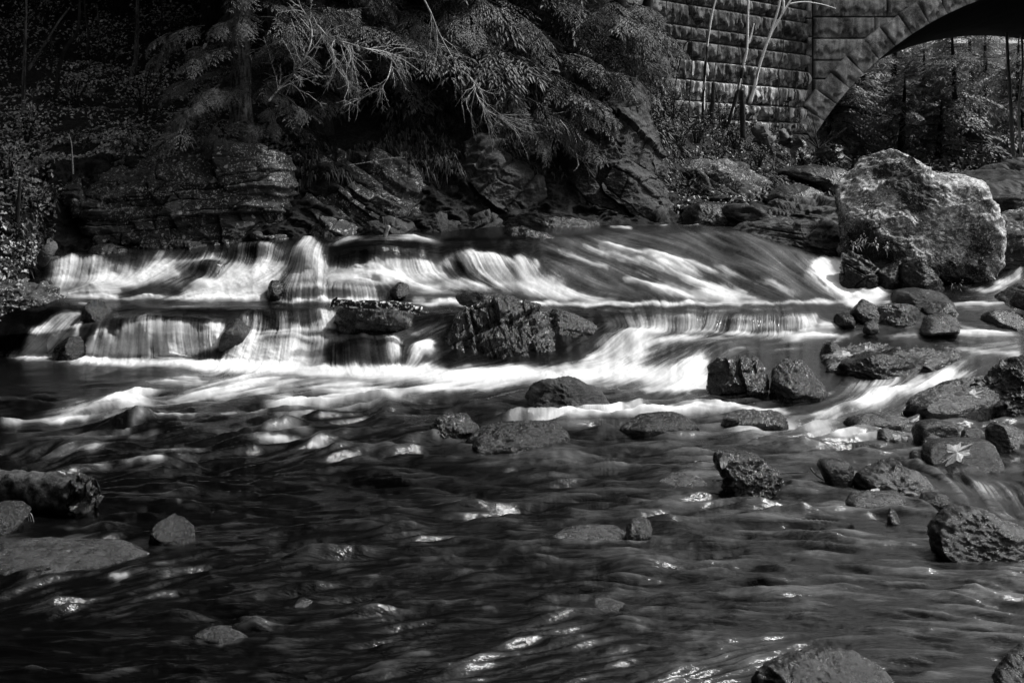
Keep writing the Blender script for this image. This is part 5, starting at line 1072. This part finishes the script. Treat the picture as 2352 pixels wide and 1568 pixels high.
wall('spandrel_wall', XF, BY + .02, np.array([1., 0, 0]), np.array([0, -1., 0]), 18, 3.2, TOPZ, bridge, end=sp_end, seed=5, bul=.06, stain_fn=sp_stain, tn=(1.4, 2.2), cmin=.42, cmax=.62, lmin=.7, lmax=2.2)  # tone raised: light painted in where the sun misses this face
def right_start(z):
    x = arch_x(z, RM); return 0 if x is None else 2 * (ACX - x)
XR = lambda z: arch_x(z, RM)
mb = MB(); mb.tone = []; mb.stain = []
a = R(215.); k = 900; da = .477 / RI
th0 = math.pi - math.asin(min(1, (bz(305) - ACZ) / RM)); n_v = int((2 * (math.pi / 2 - (math.pi - th0))) / da) 
for i in range(n_v):
    t_ = th0 - (i + .5) * da; rad = np.array([math.cos(t_), 0, math.sin(t_)]); tan = np.array([math.sin(t_), 0, -math.cos(t_)])
    w_ = da * (RI + RO) / 2; o = np.array([ACX, BY - .07, ACZ]) + rad * RI - tan * w_ / 2
    rl = np.random.default_rng(700 + i); ashlar(mb, o, tan, rad, np.array([0, -1., 0]), w_ , (RO - RI) * (1.25 if i == 0 else rl.uniform(.96, 1.06)), .075 * rl.uniform(.6, 1.2), 700 + i, rl.uniform(1.8, 2.5), .05)  # ring stones paler too, light painted into the unlit front
mb.build('arch_ring', M['granite'], bridge, True, attrs={'tone': mb.tone, 'stain': mb.stain})
# vault, core and parapet
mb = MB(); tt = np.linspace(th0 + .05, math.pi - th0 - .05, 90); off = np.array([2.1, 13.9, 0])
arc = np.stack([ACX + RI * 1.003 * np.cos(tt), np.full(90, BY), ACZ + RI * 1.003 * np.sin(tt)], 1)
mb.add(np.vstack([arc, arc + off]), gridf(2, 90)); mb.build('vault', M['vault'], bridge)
mb = MB(); arcO = np.stack([ACX + RM * np.cos(tt), np.full(90, BY + .1), ACZ + RM * np.sin(tt)], 1); topl = arcO.copy(); topl[:, 2] = TOPZ
for dy in (np.zeros(3), off):
    mb.add(np.vstack([arcO, topl]) + dy, gridf(2, 90))
    zl = arcO[0, 2]
    for xa, xb, zb_ in ((bx(1845), arcO[0, 0], 1.2), (arcO[-1, 0], arcO[-1, 0] + 30, 1.2)):
        mb.add(np.array([[xa, BY + .1, zb_], [xb, BY + .1, zb_], [xb, BY + .1, TOPZ], [xa, BY + .1, TOPZ]]) + dy, [[0, 1, 2, 3]])
mb.add(np.array([[bx(1845), BY + .1, TOPZ], [ACX + 40, BY + .1, TOPZ], [ACX + 40, BY + .1, TOPZ], [bx(1845), BY + .1, TOPZ]]) + np.array([[0, 0, 0], [0, 0, 0], off, off]), [[0, 1, 2, 3]])
a0 = np.array([wx, wy, 1.2]) - nw * .03; b0 = a0 + exw * LW; up = np.array([0, 0, TOPZ - 1.6]); bk_ = -nw * 3
mb.add([a0, b0, b0 + up, a0 + up, a0 + bk_, a0 + bk_ + up, b0 + bk_, b0 + bk_ + up], [[0, 1, 2, 3], [0, 3, 5, 4], [3, 2, 7, 5]])
mb.build('masonry_core', M['mortar'], bridge, False)
# ------------------------------------------------------------------ leaf litter, bank plants, shrubs
def leafquads(p, nrm, size, r_, flat=.35):
    """bent leaf quads at points p, roughly lying on the slope"""
    n = len(p); up = nrm + r_.normal(size=(n, 3)) * flat; up /= np.linalg.norm(up, axis=1)[:, None]
    d = np.cross(up, r_.normal(size=(n, 3))); d /= np.linalg.norm(d, axis=1)[:, None]; s_ = np.cross(up, d)
    L = size[:, None]; 
    V = np.stack([p - d * L * .5, p + s_ * L * .32 + up * L * .12, p + d * L * .55, p - s_ * L * .32 + up * L * .12], 1)
    return V.reshape(-1, 3), np.arange(4 * n).reshape(-1, 4)
def surf(u, s_):
    p = terr(u, s_); e = .05; a = terr(u + 3, s_) - p; b = terr(u, s_ + e) - p
    n = np.cross(a, b); n /= np.linalg.norm(n, axis=1)[:, None] + 1e-9; n *= np.sign(n[:, 2:3]); return p, n
r_ = np.random.default_rng(50)
mb = MB()
u = r_.uniform(-300, 720, 24000); s_ = 5.0 + 3.2 * r_.random(24000) ** 1.1
p, n = surf(u, s_); keep = fbm(p * np.array([.9, .9, 1.4]), 91, 3) > -.22
p, n = p[keep], n[keep]; mb.add(*leafquads(p + n * .02, n, r_.uniform(.025, .075, len(p)), r_, .45))
u = r_.uniform(1480, 1960, 5200); s_ = 3.6 + 4.0 * r_.random(5200)
p, n = surf(u, s_); keep = fbm(p * .9, 92, 3) > -.1; p, n = p[keep], n[keep]; mb.add(*leafquads(p + n * .03, n, r_.uniform(.03, .08, len(p)), r_, .6))
u = r_.uniform(-200, 130, 2600); s_ = 3.2 + 2.2 * r_.random(2600); p, n = surf(u, s_); mb.add(*leafquads(p + n * .03, n, r_.uniform(.03, .09, len(p)), r_, .7))
u = r_.uniform(1900, 2500, 5000); s_ = 6 + 2.6 * r_.random(5000); p, n = surf(u, s_); mb.add(*leafquads(p + n * .05, n, r_.uniform(.05, .16, len(p)), r_, .8))
tag(mb.build('leaf_litter', M['litter'], None, False, loc=(0, 20, 2)), 'small pale fallen leaves scattered over the dark slopes', kind='stuff')
mb = MB()
def tufts(u0, u1, s0, s1, n_t, per, hgt, wid, seed, thr=-.1, droop=.6):
    rr = np.random.default_rng(seed); u = rr.uniform(u0, u1, n_t); s_ = rr.uniform(s0, s1, n_t); p, n = surf(u, s_)
    k = fbm(p * 1.1, seed, 3) > thr; p, n = p[k], n[k]; m = len(p)
    p = np.repeat(p, per, 0); n = np.repeat(n, per, 0)
    d = n + rr.normal(size=p.shape) * .7 + np.array([0, -.3, .3]); d /= np.linalg.norm(d, axis=1)[:, None]
    L = hgt * rr.uniform(.4, 1.2, len(p))[:, None]; sd = np.cross(d, rr.normal(size=p.shape)); sd /= np.linalg.norm(sd, axis=1)[:, None]
    q = p + d * L * .5; tip = p + d * L + np.array([0, 0, -1.]) * L * droop
    V = np.stack([p, q + sd * wid, tip, q - sd * wid], 1).reshape(-1, 3); mb.add(V, np.arange(len(V)).reshape(-1, 4))
tufts(680, 1240, 4.6, 6.4, 1500, 9, .20, .012, 61, -.05, .9)
tufts(1180, 1560, 4.4, 6.2, 900, 8, .16, .011, 62, .0, .8)
tufts(1480, 1950, 3.8, 6.8, 1900, 8, .22, .016, 63, -.05, .5)
tufts(-250, 720, 5.0, 6.0, 1100, 8, .12, .012, 64, .0, .5)
tufts(1900, 2500, 6.2, 7.6, 900, 8, .5, .04, 65, -.1, .4)
tufts(-250, 130, 3.2, 5.0, 500, 8, .14, .014, 66, .0, .5)
tag(mb.build('ground_cover', M['cover'], None, False, loc=(0, 20, 2)), 'dim moss, ferns and low plants covering the banks', kind='stuff')
def shrub(label, u, v, rad, n, seed, lsz=.05, mat='cover', group='leafy shrubs on the slope by the bridge'):
    rr = np.random.default_rng(seed); g = ground(u, v); root = empty('shrub', g, label, 'shrub', group)
    st_ = MB(); fo = MB()
    for i in range(9):
        a = rr.uniform(0, 2 * np.pi); tip = g + np.array([math.cos(a) * rad * rr.uniform(.3, 1), math.sin(a) * rad * .6 * rr.uniform(.3, 1), rad * rr.uniform(.5, 1.2)])
        mid = (g + tip) / 2 + np.array([0, 0, rad * .2]); c = resample([g - [0, 0, .1], mid, tip], 9); st_.tube(c, np.linspace(.014, .004, 9), 5)
        k = n // 9; f = rr.uniform(.35, 1, k); j = (f * 8).astype(int); pp = c[j] + rr.normal(size=(k, 3)) * rad * .16
        V, Q = leafquads(pp, np.tile([0, -.3, 1.], (k, 1)), rr.uniform(.6, 1.3, k) * lsz, rr, .7); fo.add(V, Q)
    st_.build('stem', M['darkbark'], root); fo.build('foliage', M[mat], root, False)
for i, (u, v, rd, n, lab) in enumerate([(1545,285,.55,420,'bushy shrub right beside the cliff top'),(1600,330,.5,380,'low shrub under the left birch'),(1560,350,.45,380,'shrub against the right edge of the cliff'),(1665,300,.5,420,'leafy shrub at the base of the upright birch'),(1690,345,.4,320,'small shrub above the streaked rock hump'),(1625,275,.45,360,'shrub growing close to the bridge wall'),(1740,385,.35,260,'small shrub left of the tilted stone'),(1500,320,.4,300,'hanging shrub on the cliff side')]):
    shrub(lab, u, v, rd, n, 200 + i)
for i, (u, v, rd, n, lab) in enumerate([(30,140,.8,300,'leafy brush beside the straight thin sapling'),(110,60,.9,300,'leafy brush above the forked sapling'),(240,150,.8,280,'low leafy brush below the pale stub'),(380,110,.8,280,'leafy brush left of the leaning hemlock'),(170,250,.6,260,'low brush under the forked sapling'),(330,260,.6,260,'low brush above the fractured ledge'),(60,330,.5,260,'leafy brush at the foot of the straight sapling'),(20,420,.5,240,'brush at the far left of the bank'),(90,500,.4,220,'leafy brush left of the fractured ledge'),(420,30,.9,260,'brush high on the slope near the top edge'),(270,40,.9,260,'brush behind the pale broken stub')]):
    shrub(lab, u, v, rd, n, 230 + i, .06, 'litter', 'leafy brush on the dark slope')
# grass like plants sprouting from cracks
def sprout(label, pts, y, n, L, seed, mat='cover', wid=.008):
    rr = np.random.default_rng(seed); mb = MB(); g = P(*pts[0], y)
    for (u, v) in pts:
        p = np.tile(P(u, v, y), (n, 1)) + rr.normal(size=(n, 3)) * .02; d = rr.normal(size=(n, 3)) * .6 + np.array([0, -.7, .5]); d /= np.linalg.norm(d, axis=1)[:, None]
        l_ = L * rr.uniform(.4, 1.1, n)[:, None]; sd = np.cross(d, [0, 1, .3]); sd /= np.linalg.norm(sd, axis=1)[:, None]
        mb.add(np.stack([p, p + d * l_ * .55 + sd * wid, p + d * l_ + np.array([0, 0, -.5]) * l_, p + d * l_ * .55 - sd * wid], 1), np.arange(4 * n).reshape(-1, 4))
    tag(mb.build('fern_leaves', M[mat], None, False), label, 'plant', 'plants in the rock cracks')
sprout('pale fern sprouting from the dark left face of the boulder', [(1975,560),(1985,550),(2010,562),(2036,572),(1960,565)], 17.25, 16, .12, 301, 'leaf', .006)
sprout('small plant at the right foot of the boulder', [(2118,590),(2110,598)], 17.3, 12, .08, 302)
sprout('plant at the water edge right of the boulder', [(2185,655),(2195,662),(2205,660)], 16.9, 10, .08, 303)
# ------------------------------------------------------------------ single leaves, twigs, logs
bpy.context.view_layer.update(); DG = bpy.context.evaluated_depsgraph_get()
def on_surface(u, v, y, ahead=.03):
    """distance of the rock seen at (u, v), for laying a leaf on it"""
    d = Vector(P(u, v, 1.)) - Vector((0, 0, ZC)); d.normalize()
    hit, loc, n, i, ob, mt = sc.ray_cast(DG, Vector((0, 0, ZC)), d)
    return (loc[1] - ahead) if hit and abs(loc[1] - y) < 2.5 else y
def lobed_leaf(label, u, v, y, size, seed, rot=0., tilt=.9, lobes=7, name='fallen_leaf', z=None, group='single pale leaves'):
    rr = np.random.default_rng(seed); n = lobes * 8; th = np.linspace(0, 2 * np.pi, n, endpoint=False)
    if lobes > 1: r = .42 + .075 * np.cos(th * lobes) + .04 * np.cos(th * lobes * 2 + 1) + .05 * np.cos(th * 3 + seed); lx, ly = r * np.cos(th) * 1.55, r * np.sin(th) * .85
    else: lx, ly = .55 * np.cos(th), .32 * np.sin(th) * (1 + .3 * np.cos(th))
    h = .10 * np.cos(lx * 5 + seed) + .14 * np.abs(ly)
    c, s_ = math.cos(rot), math.sin(rot); a, b = lx * c - ly * s_, lx * s_ + ly * c
    y = on_surface(u, v, y, .02 + .25 * size); o = P(u, v, y); ct, sn = math.cos(tilt), math.sin(tilt)          # tilt: 0 lies flat, pi/2 stands facing the viewer
    V = np.stack([a, b * ct - h * sn, b * sn + h * ct], 1) * size + o
    V = np.vstack([V, o + np.array([0, -.0, .04 * size]), V - np.array([0, -.25, 1]) * .004, o]); i = np.arange(n); N1 = n + 1
    T = np.vstack([np.stack([i, (i + 1) % n, np.full(n, n)], 1), np.stack([N1 + (i + 1) % n, N1 + i, np.full(n, N1 + n)], 1)])
    Qs = np.stack([i, N1 + i, N1 + (i + 1) % n, (i + 1) % n], 1)
    mb = MB(); mb.add(V, Qs, T)
    if lobes > 1 and size > .1:
        d = np.array([c, s_ * ct, s_ * sn]); mb.tube([o - d * size * .5, o - d * size * .85], [.003, .002], 5)
    tag(mb.build(name, M['leaf'], None, False), label, 'leaf', group)
lobed_leaf('large lobed pale leaf lying on the flat topped block', 2198, 1040, Y(1068) - .02, .17, 1, .55, .95)
lobed_leaf('pale oval leaf on the corner of the rugged rock', 1662, 1061, Y(1128) - .02, .085, 2, 1.3, 1.3, 1)
lobed_leaf('pale leaf on the black rock at the left bank, larger of two', 55, 645, 17.1, .10, 3, .3, .9, 5)
lobed_leaf('pale leaf on the black rock at the left bank, smaller of two', 43, 649, 17.1, .07, 4, 1.4, .9, 5)
lobed_leaf('pale leaf on the small square rock in the upper falls', 637, 662, 16.85, .06, 5, 1.2, 1.2, 5)
lobed_leaf('pale lobed leaf flat on the wide grey slab in the right rapids', 1935, 816, 14.9, .20, 6, .1, .4, 7)
lobed_leaf('pale leaf standing on the wide grey slab behind the flat one', 1994, 802, 15.0, .10, 7, 1.2, 1.1, 5)
lobed_leaf('pale crumpled leaf on the folded ledge at the right', 2238, 908, 12.3, .13, 8, .5, .9, 5)
lobed_leaf('small pale leaf on the thin flat slab below the double hump', 2010, 1126, 9.55, .06, 9, .2, .5, 1)
lobed_leaf('pale scrap of leaf caught between the round stones', 2070, 1004, 11.3, .10, 10, .1, .8, 5)
lobed_leaf('round pale leaf caught in the hemlock sprays', 470, 106, 18.6, .08, 11, 1.0, 1.3, 1)
lobed_leaf('pale round leaf on the fractured ledge face, upper one', 490, 415, 18.3, .09, 12, .4, 1.3, 1)
lobed_leaf('pale round leaf on the fractured ledge face, lower one', 411, 489, 18.3, .08, 13, .2, 1.3, 1)
def twig(label, pts, y, r, seed, kids=2):
    root = empty('twig', P(*pts[0], y), label, 'twig', 'twigs in the pool'); bare_limb(root, pts, y, r, seed, 1, kids, (30, 60), .25, 'stick', 'bark', 0, .03)
twig('dark twig sticking out left of the rugged rock', [(1582,1111),(1610,1106),(1640,1103),(1670,1101)], 9.95, .008, 401, 3)
twig('pale twig tip above the dark twig left of the rugged rock', [(1594,1061),(1605,1058),(1630,1060),(1655,1061)], 10.3, .006, 402, 1)
twig('thin twig sticking out right of the rugged rock', [(1780,1088),(1810,1086),(1840,1085),(1858,1083)], 10.1, .006, 403, 2)
twig('bent twig leaning on the cup shaped rock', [(1862,1075),(1872,1088),(1885,1098),(1900,1106)], 9.8, .007, 404, 2)
# mossy log at the left edge
y0 = 9.05; lg = empty('mossy_log', P(60, 1180, y0), 'thick mossy log with a ragged black broken end at the left edge', 'log')
a_, b_ = P(-190, 1105, y0 + .25), P(178, 1140, y0)
n = 60; tt = np.linspace(0, 1, n); c = a_ + (b_ - a_) * tt[:, None]; nt_ = 44; th = np.linspace(0, 2 * np.pi, nt_, endpoint=False)
d = (b_ - a_) / np.linalg.norm(b_ - a_); e1_ = np.cross(d, [0, 0, 1]); e1_ /= np.linalg.norm(e1_); e2_ = np.cross(e1_, d)
rad = .125
V = c[:, None] + rad * (np.cos(th)[None, :, None] * e1_ + np.sin(th)[None, :, None] * e2_); q = V.reshape(-1, 3); nn = (V - c[:, None]).reshape(-1, 3) / rad
q = q + nn * (.05 * fbm(q * 5, 71, 5) + .02 * fbm(q * 22, 72, 3))[:, None]
mk('trunk', q, gridf(n, nt_, True), M['log'], lg)
m = 26; t2 = np.linspace(0, 1, m); V = []
rr = np.random.default_rng(8); spike = np.abs(fbm(np.stack([np.cos(th) * 2.2, np.sin(th) * 2.2, th * 0], 1), 5, 4)) * .5
for k in range(m):
    f = t2[k]; rr_ = rad * (1.03 - .05 * f) * (1 - smooth(f, .55, 1.0) * .92)
    V.append(b_ - d * .015 + d[None] * (.02 + .10 * f + spike[:, None] * .28 * math.sin(f * math.pi) ** .6)[..., :] * 1.0 + rr_ * (np.cos(th)[:, None] * e1_ + np.sin(th)[:, None] * e2_))
q = np.array(V).reshape(-1, 3); q = q + .09 * np.stack([fbm(q * 9, 74 + i, 5, .6) for i in range(3)], 1)
mk('broken_end', q, gridf(m, nt_, True), M['rugged'], lg)
g_ = MB()
for k in range(6): g_.tube(resample([P(35, 1160, y0 - .22), P(44 + k * 5, 1172 + k, y0 - .23), P(48 + k * 6, 1190 + 2 * k, y0 - .24)], 8), np.linspace(.003, .0015, 8), 4)
tag(g_.build('grass_blades', M['leaf']), 'tuft of pale dry blades under the mossy log', 'plant')
# birch log across the dark ledge
lg = empty('birch_log', P(860, 705, 16.0), 'peeling white birch log lying on the blocky ledge', 'log')
m_ = MB(); m_.tube(resample([P(764, 694, 16.02), P(810, 698, 15.98), P(870, 700, 15.95), P(935, 705, 15.95), P(966, 716, 15.95)], 40), np.linspace(.04, .055, 40), 16, .35, 4); m_.build('trunk', M['birchlog'], lg)
m_ = MB(); m_.tube(resample([P(962, 714, 15.93), P(975, 720, 15.93), P(984, 719, 15.92)], 8), np.linspace(.045, .02, 8), 9, .6, 5); m_.build('broken_end', M['rugged'], lg)
m_ = MB(); m_.tube(resample([P(764, 706, 16.0), P(768, 690, 15.98), P(774, 683, 15.98)], 8), np.linspace(.028, .015, 8), 8, .6, 6); m_.build('limb_stub', M['birchlog'], lg)

# ------------------------------------------------------------------ unseen forest added behind and left of the viewer to darken rock fronts
mb = MB(); rr = np.random.default_rng(500)
spots = [(-26 + 4.2 * i + rr.normal(), -9 - 5 * rr.random()) for i in range(12)] + [(-24 + 5 * i + rr.normal(), -19 - 4 * rr.random()) for i in range(11)] + [(-13 - 3 * rr.random(), -6 + 3.6 * i) for i in range(6)] + [(-20 - 3 * rr.random(), -2 + 4 * i) for i in range(5)]
over = [(-7.5, 5), (-9, 9.5), (-6.5, 1), (-11.5, 14), (-13, 6), (-10, 2), (-14.5, 11)]
for (x, y) in over:      # unseen tall trees added so their high crowns darken the pool's reflections
    H = rr.uniform(16, 19); mb.tube([[x, y, -.5], [x, y, H * .6], [x, y, H]], [.3, .18, .03], 8)
    for i in range(120):
        f = (i + rr.random()) / 120; z = 6.2 + (H - 6.2) * f; L = (6.2 * (1 - f) ** .5 + .5) * rr.uniform(.5, 1.1); q, _ = COARSE[rr.integers(3)]
        mb.add(place(q, np.array([x, y, z]), rr.uniform(0, 6.28), R(rr.uniform(6, 22)), L, 0), np.arange(q.shape[0] * 4).reshape(-1, 4))
for (x, y) in spots:
    H = rr.uniform(11, 15); mb.tube([[x, y, -.5], [x, y, H * .6], [x, y, H]], [.25, .14, .03], 8)
    for i in range(70):
        f = (i + rr.random()) / 70; z = .5 + (H - .6) * f; L = (3.4 * (1 - f) ** .6 + .3) * rr.uniform(.6, 1.1); q, _ = COARSE[rr.integers(3)]
        mb.add(place(q, np.array([x, y, z]), rr.uniform(0, 6.28), R(rr.uniform(-14, 12)), L, 0), np.arange(q.shape[0] * 4).reshape(-1, 4))
tag(mb.build('shade_treeline', M['needles'], None, False, loc=(0, -12, 0)), 'unseen evergreen forest added behind and left of the viewer for shade', kind='stuff')
